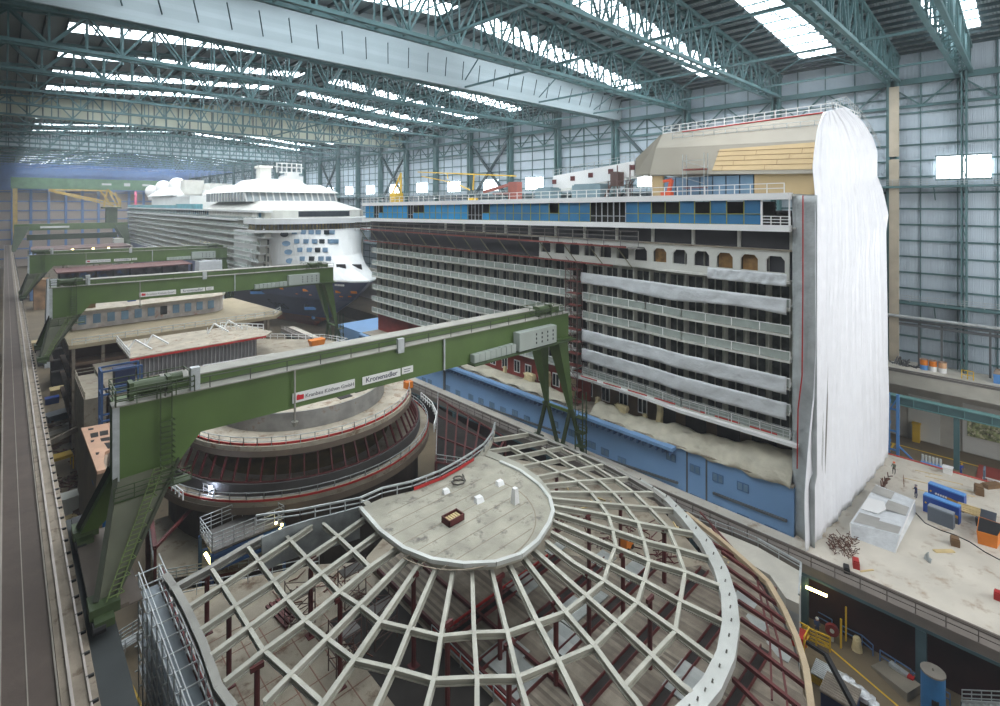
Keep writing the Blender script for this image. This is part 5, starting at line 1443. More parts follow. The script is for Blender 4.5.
tag(MB().hexa([(47,106,-30.4),(49.4,106,-30.4),(49.4,107.6,-30.4),(47,107.6,-30.4)],[(46.6,105.8,-29),(49.8,105.8,-29),(49.8,107.8,-29),(46.6,107.8,-29)]).build('orange_tub', orange), 'orange tub at the right end of the stiffened section deck', 'tub')
tag(MB().box(8.9, 11.7, 103, 118, -46, -30.8).box(8.9,11.8,102.9,118,-30.8,-30.6).rail([(9,103,-30.6),(9,118,-30.6),(11.7,118,-30.6)],1.1,1.4,.12,2).build('side_block', deckg), 'pale block with a rail at the left end of the stiffened section', 'block')
# blue scaffold frame in front
bf = thing('blue_frame_tower', (12, 99, -46), 'blue steel frame tower behind the nearest crane leg', 'frame')
b = MB()
for xx in (10.6, 15.6):
    for yy in (98, 101): b.bar((xx, yy, -46), (xx, yy, -25.5), .28)
for z in (-25.5, -29, -33): b.bar((10.6, 98, z), (15.6, 98, z), .25).bar((10.6, 101, z), (15.6, 101, z), .25).bar((10.6, 98, z), (10.6, 101, z), .25)
b.build('frame', mat('scaffold_blue', (0,0,0)), bf)
tag(MB().box(8.3, 9.8, 84, 85.5, -46, -36.2).box(8.2, 9.9, 83.9, 85.6, -36.2, -36).build('blue_cabinet', mat('cabinet_blue', (30, 104, 170))), 'bright blue cabinet standing left of the blue frame tower', 'cabinet')
# tan section with openings, hull piece beneath
tn = thing('tan_hull_section', G(98, 448, -33), 'tan primed frame plate with dark openings on a beige hull piece beside the crane leg', 'ship section')
T = [G(x, y, -33) for x, y in ((81,428),(116,421.5),(116,446),(105,452),(103.5,461),(106,469),(97,471.5))]
MB().prism([(p.x, p.y) for p in T], -33.4, -33).build('frame_plate', tan, tn)
b = MB()
for q in (((90,433.5),(98,432),(98.5,436.5),(91,438)), ((99.5,431.5),(108,430),(108.5,434.5),(100,436)), ((110,429.5),(115,428.8),(115,433),(111,434)), ((100,438.5),(115,435.5),(115,439.5),(101.5,441.5)), ((104,443),(115,441.5),(115,446),(108,449)), ((90.5,440.5),(94.5,439.5),(93.5,442),(91,442.5)), ((95.5,452.5),(99.5,452),(98.5,454.5),(96,455)), ((88,428.6),(93.5,427.8),(93.5,429.6),(88.5,430.4))):
    b.face([G(x, y, -32.97) for x, y in q])
each(b, 'opening', cabind, tn)
hb_ = [G(x, y, -33.4) for x, y in ((81,428),(112,423),(106,469),(97,471.5))]
MB().hexa([Vector((p.x*.93+.3, p.y*1.03, -46)) for p in hb_], hb_).build('hull_piece', mat('hull_piece_beige', (146, 130, 112), .6, 0, .1, .3), tn)
# block D: big brown block with deck on posts
bd = thing('tall_brown_section', (27, 135, -46), 'tall brown ship section with a flat beige top deck under the second crane', 'ship section')
MB().prism([(8.5,124),(46,124),(49,128),(46,156),(8.5,156)], -27, -26.3).build('top_deck', mat('beige_deck_edge', (160, 146, 118), .7, 0, .1, .3, rust=((120,100,80), .4, .6)), bd)
b = MB()
for i in range(9): b.box(9+4.4*i, 9.5+4.4*i, 124.5, 125.1, -46, -27)
each(b, 'post', concd, bd)
b = MB()
for z in (-30.5, -34, -37.5, -41): b.box(8.8, 45, 124.9, 150, z, z+.5)
each(b, 'inner_deck', mat('brown_shelf', (118, 94, 76), .8, 0, .2, .4), bd)
MB().box(9, 45, 129, 129.5, -46, -27).build('bulkhead', mat('brown_dark_wall', (86, 60, 48), .8), bd)
MB().rail([(9,124.2,-26.3),(45.5,124.2,-26.3),(48.6,128,-26.3)], 1.1, 2, .1, 2).build('railing', galv, bd)
# block B with row of windows
bb = thing('windowed_ship_section', (25, 145, -26), 'long low ship section with tinted windows and cluttered pale roof, under the second crane girder', 'ship section')
pl_ = [(10,138),(36,138),(38.2,139),(39.5,141.5),(39,146),(36,150),(10,150)]
MB().prism(pl_, -26.2, -22.6).build('wall', mat('patched_wall', (196, 188, 184), .6, 0, .15, .8, rust=((176, 126, 104), .5, .56)), bb)
for k in range(11):
    xx = 11+2.42*k
    f = MB().box(xx, xx+1.3, 137.85, 138, -25.2, -23.3).build('window', glas2 if k != 6 else blk, bb)
MB().prism([(p[0], p[1]) for p in [(9.6,137.5),(36.2,137.5),(38.8,138.6),(40.1,141.5),(39.5,146.6),(36,150.5),(9.6,150.5)]], -22.6, -22.3).build('roof_deck', mat('upper_deck_pale', (0,0,0)), bb)
MB().rail([(30,150,-22.3),(36,150.4,-22.3),(39.4,146.5,-22.3),(40,141.5,-22.3),(38.7,138.7,-22.3)], 1.2, 1, .14, 2).build('railing', white, bb)
for i, (xx, yy, s_, m, lab) in enumerate(((13, 141, 1.1, brown, 'brown box at the left of the windowed section roof'), (21, 144, .8, cobalt, 'small blue box on the windowed section roof'), (23.5,144.5,.9,brownw,'brown crate beside the small blue box on the windowed section roof'), (27.5,145,.8,orange,'orange box on the windowed section roof'), (34, 147, 1.1, cobalt, 'pair of blue drums at the right of the windowed section roof'))):
    b = MB().box(xx-s_, xx+s_, yy-s_*.6, yy+s_*.6, -22.3, -22.3+s_)
    b.box(xx-s_*1.05, xx+s_*1.05, yy-s_*.65, yy+s_*.65, -22.3+s_*.85, -22.3+s_*.95)
    tag(b.build('storage_box', m), lab, 'box', 'boxes on the windowed section')
# block A open storeys under crane 3
ba = thing('open_storey_section', (28, 205, -46), 'open storey ship section with maroon decks and lit rooms below the third crane', 'ship section')
MB().box(11, 46, 199, 213, -26.8, -26.3).box(11, 46, 199, 213, -24.0, -23.6).box(11, 46, 199, 213, -20.6, -20.2).build('deck', mat('maroon_deck', (110, 74, 70), .7, 0, .2, .3), ba)
b = MB()
for k in range(9): b.box(11.2+4.3*k, 11.7+4.3*k, 199, 199.5, -26.5, -20.4)
each(b, 'post', blk, ba)
MB().box(11.5, 45.5, 202, 202.3, -26.3, -20.5).build('back_wall', mat('storey_back', (92, 90, 92), .7, 0, .6, .35, rust=((60, 104, 160), .14, .56)), ba)
b = MB(); b.sphere((28, 199.6, -24.6), .35, 6).sphere((37, 199.6, -24.2), .3, 6)
each(b, 'work_lamp', lampe, ba)
legs(ba, 11, 46, 199.5, 212, -26.8)
for i, (P_, lab) in enumerate((([(47,200),(57,200),(58,210),(48,210)], 'white covered stack at the right of the open storey section'), ([(8,192),(11.5,192),(11.5,198),(8,198)], 'white covered stack left of the open storey section'))):
    z1 = -19.8 if i == 0 else -21
    tag(MB().hexa([(*p, -46) for p in P_], [(p[0]+(1.5 if k in (0,3) else -1.5)*(1 if i == 0 else .4), p[1], z1-(.8 if k > 1 else 0)) for k, p in enumerate(P_)]).build('covered_stack', tarpm), lab, 'stack', 'white covered stacks')
da = thing('dark_ship_section', (12, 170, -46), 'dark ship section with tiers seen behind the second crane left leg', 'ship section')
MB().box(8.5, 17, 168, 178, -46, -33).build('body', mat('dark_body', (52, 48, 48), .8, 0, .5, .4), da)
for k in range(4): MB().box(8.2, 17.2, 167.6, 168, -33.2-2.8*k, -32.8-2.8*k).build('deck_edge', mat('edge_dim', (100, 96, 96)), da)
MB().box(13.6, 15, 167.2, 167.9, -36.5, -34.5).build('blue_box', cobalt, da)
fs = thing('ship_section', (32, 380, -46), 'far ship section with warm lamps below the far green crane', 'ship section')
MB().box(10, 54, 370, 400, -30, -26.6).box(10,54,370,400,-25.2,-24.6).box(10,54,374,400,-26.6,-25.2).build('body', mat('far_body', (112, 88, 84), .7, 0, .5, .25), fs)
b = MB()
for k in range(12): b.box(10+3.8*k, 11.5+3.8*k, 369.8, 370, -29.5, -27.2)
each(b, 'opening', blk, fs)
b = MB()
for xx in (27, 36, 43): b.sphere((xx, 369, -25.4), .6, 6)
each(b, 'work_lamp', lampe, fs)
legs(fs, 10, 54, 371, 399, -30)
fo = tag(MB().box(9, 14, 300, 308, -46, -33).box(10,13,299.5,300,-37,-34).build('orange_brown_stand', mat('orange_stand', (160, 124, 88), .7, 0, .4, .3)), 'orange brown stand beside the far part of the crane runway', 'stand')  # stand in mottled orange brown
bs_ = tag(MB().box(8.6, 12.5, 330, 345, -46, -24).bar((8.6,330,-24),(8.6,330,-20),.5).build('blue_scaffold', bluest), 'blue scaffold block beside the far part of the crane runway', 'scaffolding')

# bits on the floor left of everything, between runway and sections
def clutter(name, x, y, z, sx, sy, h, m, lab, cat, rot=0, extra=None):
    p = G(x, y, z); c_, s_ = math.cos(rot), math.sin(rot)
    Rr = lambda a, d: (p.x+a*c_-d*s_, p.y+a*s_+d*c_)
    b = MB(); q = [Rr(-sx/2,-sy/2), Rr(sx/2,-sy/2), Rr(sx/2,sy/2), Rr(-sx/2,sy/2)]
    b.hexa([(*k, z) for k in q], [(*k, z+h*.86) for k in q])
    q2 = [Rr(-sx*.53,-sy*.53), Rr(sx*.53,-sy*.53), Rr(sx*.53,sy*.53), Rr(-sx*.53,sy*.53)]
    b.hexa([(*k, z+h*.86) for k in q2], [(*k, z+h) for k in q2])
    if extra == 'legs':
        b = MB().hexa([(*k, z+h*.8) for k in q], [(*k, z+h) for k in q])
        for k in q: b.bar((*k, z), (*k, z+h*.9), .18)
    return tag(b.build(name, m), lab, cat)
clutter('yellow_trestle', 60, 470, -46, 3.2, 2.2, 2.6, yell, 'yellow trestle on the floor beside the runway, left of the tan section', 'trestle', .1, 'legs')
clutter('white_container', 69, 512, -46, 2.2, 2.4, 2.6, offw, 'pale container on the floor by the runway, below the tan section', 'container')
clutter('timber_stack', 70, 519, -46, 1.8, 1.1, .4, wood, 'pale board stack on the floor by the runway below the white container', 'stack', .2)
clutter('scrap_pile', 82, 514, -46, 1.6, 1.4, .7, rustb, 'dark scrap pile right of the pale board stack by the runway', 'pile', .4)
clutter('blue_drums', 52, 403, -46, 2.4, 1.8, 1.4, cobalt, 'two blue drums beside the runway above the crossing beam', 'drums')
clutter('grey_bin', 60, 418, -46, 4.8, 3.0, 1.4, greyp, 'grey open bin of scrap beside the runway, left of the tan section', 'bin', .3)
clutter('steel_plates', 62, 433, -46, 5.2, 2.4, .6, deckg, 'pile of pale steel plates by the runway above the yellow trestle', 'pile', .35)
clutter('steel_plates', 60, 444, -46, 5.0, 1.2, .6, brown, 'brown steel sections lying by the runway just above the yellow trestle', 'pile', .35)
clutter('beige_crate', 63, 396, -46, 4.6, 3.2, 2.2, wood, 'broad beige crate under the second crane left leg', 'crate')
clutter('timber_stack', 42, 348, -46, 5.4, 4.0, 2.4, wood, 'timber stack by the runway beside the second crane bogie', 'stack')
clutter('green_bin', 78, 436, -46, 1.6, 1.4, 1.6, cobalt, 'small dark blue bin right of the yellow trestle', 'bin')
clutter('fence_panel', 68, 530, -46, 4.0, .4, .9, galv, 'low grey fence panel on the floor below the pale board stack', 'fence', .3)
clutter('red_frame_pile', 92, 668, -46, 1.6, 2.6, .9, maroon, 'dark red frame pile on the floor right of the runway, near the footbridge', 'pile', .2)
clutter('pale_crate', 94, 677, -46, 1.6, 1.2, .7, offw, 'pale slatted crate in front of the dark red frame pile', 'crate', .2)
tag(MB().bar(G(45,445,-38), G(86,424,-38), .5, .8).bar(G(45,445,-38), G(45,445,-38)+Vector((0,0,-8)), .4).bar(G(86,424,-38), G(86,424,-38)+Vector((0,0,-8)), .4).build('crossing_beam', concd), 'brown beam crossing from the runway to the blue frame tower', 'beam')
b = MB(); P0, P1 = G(116, 655, -45.97), G(142, 710, -45.97)
b.hexa([P0, P0+Vector((.18,0,0)), P1+Vector((.18,0,0)), P1], [P0+Vector((0,0,.02)), P0+Vector((.18,0,.02)), P1+Vector((.18,0,.02)), P1+Vector((0,0,.02))])
struct(b.build('trim_5', yell))
tag(MB().rail([G(96,658,-44.6), G(155,620,-44.6)], 1.2, 1, .09, 3).rail([G(100,668,-44.6), G(160,630,-44.6)], 1.2, 1, .09, 3).bar(G(96,660,-44.7), G(160,622,-44.7), 1.1, .12).bar(G(96,660,-44.7), G(96,660,-46), .2).bar(G(160,622,-44.7), G(160,622,-46), .2).build('footbridge', galv), 'grey railed footbridge between the runway and the pole scaffold', 'bridge')
for i, (x, y, lab) in enumerate(((78, 560, 'dark machine housing on the runway side below the far leg foot'), (88, 640, 'dark machine housing on the runway side in front of the near leg foot'))):
    pass
sidew = thing('side_walkway', (4.8, 60, -30), 'dark service walkway beside the runway rail under the nearest crane foot', 'walkway')
MB().box(4.05, 5.6, 30, 62, -29.4, -29.2).build('floor_grating', mat('grating_dark', (62, 66, 66), .7, .2), sidew)
b = MB()
for k in range(14): b.bar((4.1, 31+2.2*k, -29.4), (5.5, 31+2.2*k, -31), .12)
b.build('brackets', concd, sidew)
MB().box(4.4, 5.4, 33, 35, -29.2, -28.2).box(4.3, 5.2, 57.5, 60, -29.2, -28.2).build('equipment_box', blk, sidew)
MB().box(5.6, 7.4, 46, 55, -29.4, -29.3).build('lower_plate', mat('sill_brown', (0,0,0)), sidew)

# ================================================================ DOCK EDGE GALLERY AND PALE DECK
dg = thing('dock_gallery', (65, 60, -41), 'long grey gallery with double rails and teal girder along the dock edge', 'gallery')
MB().box(X0-1.6, X0+.1, -12, 165, ZD-.35, ZD).build('walkway', mat('gallery_grey', (120, 112, 104), .8, 0, .1, .5), dg)
MB().box(X0-1.55, X0-1.2, -12, 165, ZD-1.0, ZD-.35).build('girder', mat('gallery_grey', (0,0,0)), dg)
MB().box(X0-1.6, X0-.8, -12, 165, ZD-1.3, ZD-1.0).build('lower_flange', mat('girder_teal', (66, 92, 98), .5, 0, .2, .3), dg)
MB().rail([(X0-1.5, -12, ZD), (X0-1.5, 165, ZD)], 1.1, 2.2, .08, 2).build('railing', mat('rail_brown', (96, 88, 82)), dg)
MB().box(X0+.1, X0+.35, -12, 165, ZD-.4, ZD+.28).build('kerb', mat('kerb_brown', (104, 94, 86)), dg)
b = MB()
for y in (-4.6, 7.5, 17.5, 30, 42, 54, 66, 78, 90, 102, 114, 126, 138): b.box(X0-1.7, X0-1.0, y-.4, y+.4, -46, ZD-1.3)
each(b, 'post', mat('girder_teal', (0,0,0)), dg)
p = GX(812, 587, X0-2.0)
MB().bar(GX(806, 587, X0-1.9), GX(827, 596, X0-1.9), .2).build('strip_lamp', lampe, dg)
pd_ = struct(MB().box(X0+.35, 100, -40, YN-.1, -46, ZD).box(X0+.35, 66.8, YN-.1, 165, -46, ZD).build('trim_6', [deckp]))
struct(MB().box(X0+.2, X0+.34, -40, 165, -46, ZD-.5).build('trim_7', dkred))
struct(MB().box(99.7, 99.95, -40, 16, ZD, ZD+.15).build('trim_8', mat('red_strip', (196, 84, 74))))
# covered wedge stack
wg_ = thing('covered_pallet_stack', G(885, 520, ZD), 'slanted stack covered in white and grey sheets on the pale deck by the white sheeting', 'stack')
A_ = G(851,537,ZD); B_ = G(895,553,ZD); C_ = G(916,513,ZD); D_ = G(879,500,ZD)
At = G(850,523,ZD+1.3); Bt = G(900,535.5,ZD+1.6); Ct = G(915,500,ZD+1.0); Dt = G(876,484.5,ZD+1.2)
MB().hexa([A_, B_, C_, D_], [At, Bt, Ct, Dt]).build('stack', mat('sheet_grey_white', (214, 218, 220), .4, 0, .08, 1.2, .3), wg_)
def wq(u, v): return At.lerp(Bt, u).lerp(Dt.lerp(Ct, u), v)+Vector((0,0,.03))
b = MB()
for u0, u1, v0, v1 in ((.05,.5,.04,.26),(.5,.96,.02,.2),(.45,.95,.5,.74),(.0,.5,.78,.98)): b.face([wq(u0,v0), wq(u1,v0), wq(u1,v1), wq(u0,v1)])
each(b, 'grey_panel', mat('panel_grey_dull', (168, 166, 160)), wg_)
b = MB().face([wq(.02,.34), wq(.4,.34), wq(.52,.5), wq(.4,.66), wq(.02,.62)])
b.build('white_sheet', white, wg_, False, .06)
MB().bar(A_+Vector((0,0,.05)), At, .1).bar(B_, Bt, .12).bar(Bt, Ct, .12).build('white_edge', white, wg_)
# blue boxes with sliding panels
def bigbox(name, x0_, y0_, x1_, y1_, z0h, h, m, top, lab, swoosh=True):
    p = G(x0_, y0_, ZD); q = G(x1_, y1_, ZD)
    t = thing(name, (p+q)/2, lab, 'container', 'flat box containers on the pale deck' if swoosh else None)
    d = (q-p).normalized(); n = Vector((d.y, -d.x, 0)); 
    if n.dot(-p) < 0: n = -n
    e = -n*.9
    up_ = Vector((0,0,h))
    MB().hexa([p, q, q+e, p+e], [p+up_, q+up_, q+e+up_, p+e+up_]).build('body', m, t)
    MB().hexa([p+up_, q+up_, q+e+up_, p+e+up_], [p+up_*1.08, q+up_*1.08, q+e+up_*1.08, p+e+up_*1.08]).build('top_cover', top, t)
    if swoosh:
        L_ = (q-p).length; P = lambda u, v: p+d*L_*u+up_*v+n*.03
        MB().face([P(.35,.55), P(.62,.62), P(.98,.52), P(.98,.36), P(.7,.42)]).build('stripe', mat('stripe_ochre', (196,150,50)), t)
        MB().face([P(.7,.0), P(.98,.0), P(.98,.36), P(.7,.42)]).face([P(.5,.12),P(.62,.1),P(.55,.45)]).build('grey_field', greyp, t)
        MB().sphere(P(.08, .62), .12, 6).build('yellow_dot', yell, t)
        b = MB()
        for k in range(5): b.hexa([P(.2+.07*k,.5), P(.25+.07*k,.5), P(.25+.07*k,.5)+n*.02, P(.2+.07*k,.5)+n*.02], [P(.21+.07*k,.62), P(.26+.07*k,.62), P(.26+.07*k,.62)+n*.02, P(.21+.07*k,.62)+n*.02])
        b.build('lettering', white, t)
    return t
bigbox('blue_container', 928, 499, 964, 513, 0, 2.0, cobalt, skyb, 'rear blue flat container with an ochre stripe on the pale deck')
bigbox('blue_container', 923, 511, 959, 525, 0, 2.0, cobalt, skyb, 'front blue flat container with an ochre stripe, behind the grey flat container')
bigbox('grey_container', 927.5, 520, 953, 530, 0, 1.7, greyp, mat('pale_slate', (140, 148, 156)), 'grey flat container standing in front of the two blue ones on the pale deck', False)
# orange skip
sk2 = thing('orange_skip', G(985, 545, ZD), 'orange open skip with black inside on the pale deck at the right edge', 'skip')
p = G(978, 543.5, ZD); q = G(997, 549, ZD); r_ = G(1003, 538, ZD); s_ = G(980, 530, ZD)
up_ = Vector((0,0,1.5))
f_ = lambda a, k: a+up_+(a-(p+r_)/2)*k
MB().hexa([p, q, r_, s_], [f_(p,.12), f_(q,.12), f_(r_,.12), f_(s_,.12)]).build('body', orange, sk2)
MB().hexa([f_(p,.02)-Vector((0,0,.05)), f_(q,.02)-Vector((0,0,.05)), f_(r_,.02)-Vector((0,0,.05)), f_(s_,.02)-Vector((0,0,.05))], [f_(p,.05)+Vector((0,0,.02)), f_(q,.05)+Vector((0,0,.02)), f_(r_,.05)+Vector((0,0,.02)), f_(s_,.05)+Vector((0,0,.02))]).build('opening', blk, sk2)
gs = thing('grey_skip', G(984, 525, ZD), 'dark grey skip full of boards behind the orange skip', 'skip')
p = G(976, 526, ZD); q = G(993, 532, ZD); r_ = G(996, 522, ZD); s_ = G(980, 517, ZD)
MB().hexa([p, q, r_, s_], [f_(p,.1)-up_*.3, f_(q,.1)-up_*.3, f_(r_,.1)-up_*.3, f_(s_,.1)-up_*.3]).build('body', mat('dark_slate', (60, 66, 76)), gs)
b = MB()
for k in range(6): b.box(p.x+.4+.3*k, p.x+.6+.3*k, p.y-.3, p.y+1.8, ZD+1.0, ZD+1.2+.1*(k % 3))
b.build('boards', wood, gs)
def small(name, x, y, sx, sy, h, m, lab, cat, rot=0, z=ZD, grp=None):
    p = G(x, y, z); c_, s_ = math.cos(rot), math.sin(rot)
    Rr = lambda a, d: (p.x+a*c_-d*s_, p.y+a*s_+d*c_)
    q = [Rr(-sx/2,-sy/2), Rr(sx/2,-sy/2), Rr(sx/2,sy/2), Rr(-sx/2,sy/2)]; q2 = [Rr(-sx*.44,-sy*.44), Rr(sx*.44,-sy*.44), Rr(sx*.44,sy*.44), Rr(-sx*.44,sy*.44)]
    b = MB().hexa([(*k, z) for k in q], [(*k, z+h*.8) for k in q]).hexa([(*k, z+h*.8) for k in q2], [(*k, z+h) for k in q2])
    return tag(b.build(name, m), lab, cat, grp)
wm = small('red_welding_machine', 856, 567, .9, .6, .85, redb, 'red welding machine on the pale deck near the dock edge', 'machine', .3)
small('black_welding_machine', 846.5, 571.5, .9, .55, .6, blk, 'black welding machine on the pale deck, left of the red one', 'machine', .3)
small('pallet_load', 955, 545, .9, .8, .9, brown, 'brown pallet load on the pale deck in front of the grey flat container', 'box', .2)
small('brown_crate', 979, 494, 1.2, .9, 1.2, brown, 'brown crate on the pale deck behind the blue containers', 'crate', .2)
small('brown_pallets', 992, 487, 2.6, 1.0, .5, brown, 'flat brown pallets on the pale deck at the right edge', 'pallets', -.6)
small('timber_planks', 944, 551.5, 2.2, .5, .14, wood, 'two pale timber planks lying in front of the brown pallet load', 'planks', -.75)
small('timber_planks', 867, 571, 1.6, .16, .1, wood, 'pale narrow planks lying right of the red welding machine', 'planks', -.6)
small('red_box', 1000, 600, .7, .9, .8, redb, 'red box at the right edge of the pale deck', 'box')
b = MB(); p = G(929, 560, ZD)
for k in range(5): b.bar(p+Vector((-.5+.25*k, .1*k, 0)), p+Vector((-.4+.2*k, .05*k, 1.1-.15*k)), .07).bar(p+Vector((-.6+.2*k,-.2,.05)), p+Vector((-.2+.2*k,.4,.12)), .08)
tag(b.build('gas_bottle_rack', galv), 'small silver rack of tools standing alone on the pale deck', 'rack')
b = MB(); random.seed(3)
for k in range(150):
    p = G(828+random.random()*28, 545+random.random()*16-random.random()*14, ZD+.1)
    if p.x < 66.5: continue
    d = Vector((random.uniform(-1,1), random.uniform(-1,1), random.uniform(0,.7))); b.bar(p, p+d*.7, .05)
tag(b.build('hose_pile', rustb), 'tangled dark hoses and scrap on the pale deck at the foot of the white sheeting', 'hoses', None, 'stuff')
b = MB()
for k in range(60):
    p = G(852+random.random()*26, 505-random.random()*34, ZD+.1); p.y = min(p.y, 14.6); d = Vector((random.uniform(-.8,.8), random.uniform(-.6,.3), random.uniform(0,1.1))); b.bar(p, p+d, .12)
tag(b.build('rubble', rustb), 'brown rubble along the bottom edge of the white sheeting behind the covered stack', 'rubble', None, 'stuff')
b = MB()
for x, y, l_ in ((915,470,3),(925,476,4),(936,484,4),(904,478,3),(945,490,3),(912,488,2.4)): p = G(x, y, ZD+.03); b.bar(p, p+Vector((1.2*.2*l_, -l_, 0)), .15, .05)
tag(b.build('loose_boards', wood), 'loose boards scattered on the pale deck behind the blue containers', 'boards')
p = G(904, 487, ZD); tag(MB().rail([p, p+Vector((1.6,.3,0))], 1.0, .8, .06, 2).build('small_trestle', mat('trestle_brown', (150, 120, 100))), 'small brown trestle on the pale deck left of the blue containers', 'trestle')
b = MB(); P_ = [G(x, y, ZD+.04) for x, y in ((913,510),(925,523),(940,530),(955,535),(970,542),(985,552),(1000,560))]
tag(b.path(P_, .09).build('cable', blk), 'dark cable lying on the pale deck past the grey container', 'cable')

# items at the bay edge (around X 99-106)
p = G(902, 462, ZD-1)
bt = thing('blue_steel_frame', (103, 10.5, -41.6), 'sky blue steel frame standing at the bay edge just right of the white sheeting', 'frame')
b = MB()
a_ = GX(904, 412, 103); 
for yy in (15.2, 16.4): b.bar((103, yy, -41.6), (103, yy, -30.5), .4)
for z in (-33, -36.5, -39.5): b.bar((103, 15.2, z), (103, 19, z), .25).bar((103, 16.4, z), (104.5, 16.4, z+1), .2)
b.bar((103,15.2,-31),(103,18.5,-38),.2).bar((103,12.5,-41),(103,15.2,-38.6),.2).bar((103,12.2,-41.4),(103,18,-41.4),.3)
b.build('frame', skyb, bt)
MB().box(102, 104.6, 16.8, 19.2, -36.3, -33).bar((103,18,-37),(103,20,-32),.2).build('dark_machinery', mat('machinery_grey', (96, 98, 100), .6, 0, .5, 2), bt)
gr = thing('gas_bottle_crate', (103, 11.0, -41.6), 'light blue crate with a row of gas bottles at the bay edge', 'gas bottle crate')
MB().box(101.4, 102.6, 9.6, 12.2, -41.6, -39.6).build('crate', skyb, gr)
for k in range(6): MB().tube((102, 9.9+.42*k, -41.5), (102, 9.9+.42*k, -38.6), .17, 8).build('bottle', offw, gr)
lf = thing('lift_platform', (103, 4.5, -41.6), 'grey work platform with white posts at the bay edge beside the blue worker', 'platform')
MB().box(102.3, 104, 2.0, 5.2, -41.2, -40.8).box(102.2,104,5.0,5.2,-41.2,-38.6).build('base', mat('platform_slate', (108, 124, 140)), lf)
MB().rail([(102.3,2.0,-40.8),(102.3,5.2,-40.8)],1.2,.8,.1,2).bar((102.3,2,-41.5),(102.3,2,-38.4),.25).build('railing', white, lf)
MB().tube((103.2,2.4,-40.2),(103.2,4.8,-40.2),.35,10).build('roll', mat('roll_pink', (190,170,160)), lf)
tag(MB().box(98.5, 99.5, 8.3, 9.3, ZD, ZD+.8).box(98.4,99.6,8.2,9.4,ZD+.8,ZD+.9).build('white_cabinet', white), 'white cabinet at the deck edge in front of the blue worker', 'cabinet')
# ledge items
for k, (x, y, lab) in enumerate(((924, 369, 'left of the three orange and white barrels on the concrete ledge'), (933, 371.5, 'middle one of the three orange and white barrels on the concrete ledge'), (942.5, 374, 'right of the three orange and white barrels on the concrete ledge'))):
    p = G(x, y, ZW); p.x = 113
    t = thing('barrel', (113, p.y, ZW), lab, 'barrel', 'barrels on the ledge')
    yy = GX(x, y, 113).y
    MB().tube((113, yy, ZW), (113, yy, ZW+.8), .55, 14).build('lower_body', white if k else skyb, t)
    MB().tube((113, yy, ZW+.8), (113, yy, ZW+1.7), .55, 14).build('upper_body', orange if k < 2 else mat('pale_orange', (214,170,130)), t)
    MB().tube((113, yy, ZW+1.7), (113, yy, ZW+1.78), .6, 14).build('lid', mat('trestle_brown', (0,0,0)), t)
b = MB()
for k in range(26):
    yy = 13.8+3.6*random.random(); b.bar((112+2*random.random(), yy, ZW+.05), (112.5+2*random.random(), yy+random.uniform(-1,1), ZW+1.5*random.random()), .14)
tag(b.build('pipe_pile', mat('machinery_grey', (0,0,0))), 'pile of grey pipes and machinery on the concrete ledge left of the barrels', 'pipes', None, 'stuff')
for k in range(3):
    yy = 4.0-1.25*k
    t = thing('blue_bin', (113, yy, ZW), ['first', 'second', 'third'][k]+' light blue bin from the left at the right end of the ledge', 'bin', 'blue bins on the ledge')
    MB().hexa([(112.2,yy-.5,ZW),(114,yy-.5,ZW),(114,yy+.5,ZW),(112.2,yy+.5,ZW)],[(112,yy-.55,ZW+1.5),(114.2,yy-.55,ZW+1.5),(114.2,yy+.55,ZW+1.5),(112,yy+.55,ZW+1.5)]).build('bin_body', skyb, t)
    MB().hexa([(112,yy-.55,ZW+1.5),(114.2,yy-.55,ZW+1.5),(114.2,yy+.55,ZW+1.5),(112,yy+.55,ZW+1.5)],[(112.4,yy-.3,ZW+2),(113.8,yy-.3,ZW+2),(113.8,yy+.3,ZW+2),(112.4,yy+.3,ZW+2)]).build('lid', mat('lid_brown', (140,124,108)), t)
tag(MB().rail([(111.5,8.2,ZW),(111.5,6.8,ZW)],1.4,.5,.12,2).build('yellow_barrier', yell), 'small yellow barrier on the ledge right of the barrels', 'barrier')

# ================================================================ FLOOR AT THE LOWER RIGHT
def fl(x, y): return G(x, y, -46)
b = MB(); P0, P1 = fl(818, 638), fl(900, 708)
d = (P1-P0).normalized(); n = Vector((-d.y, d.x, 0))*.09
b.hexa([P0-n, P1-n, P1+n, P0+n], [P0-n+Vector((0,0,.02)), P1-n+Vector((0,0,.02)), P1+n+Vector((0,0,.02)), P0+n+Vector((0,0,.02))])
struct(b.build('trim_9', yell))
tk = thing('blue_tank', fl(933, 705), 'upright blue tank with a grey lid on the floor at the lower right', 'tank')
c0 = G(933, 671, -42.2); 
MB().tube((c0.x, c0.y, -46), (c0.x, c0.y, -42.3), .88, 28).build('body', tankb, tk)
MB().tube((c0.x, c0.y, -42.3), (c0.x, c0.y, -42.15), .91, 28).bar((c0.x,c0.y,-42.15),(c0.x,c0.y,-41.9),.12).build('lid', mat('tank_lid', (128, 122, 112)), tk)
MB().box(c0.x-.92, c0.x-.75, c0.y-.5, c0.y, -45, -44.2).build('plate', blk, tk)
rpt = thing('ramp', fl(880, 680), 'grey loading ramp on the floor between the yellow line and the blue railing', 'ramp')
Rp = [G(x, y, -45.9) for x, y in ((871,666),(907,701),(921,692),(885,660))]
MB().hexa([p-Vector((0,0,.1)) for p in Rp], [Rp[0]+Vector((0,0,.05)), Rp[1]+Vector((0,0,.7)), Rp[2]+Vector((0,0,.7)), Rp[3]+Vector((0,0,.05))]).build('slab', mat('ramp_grey', (132, 124, 110), .8), rpt)
br = thing('blue_barrier', fl(870, 650), 'blue pipe railing along the dock wall at the lower right', 'railing')
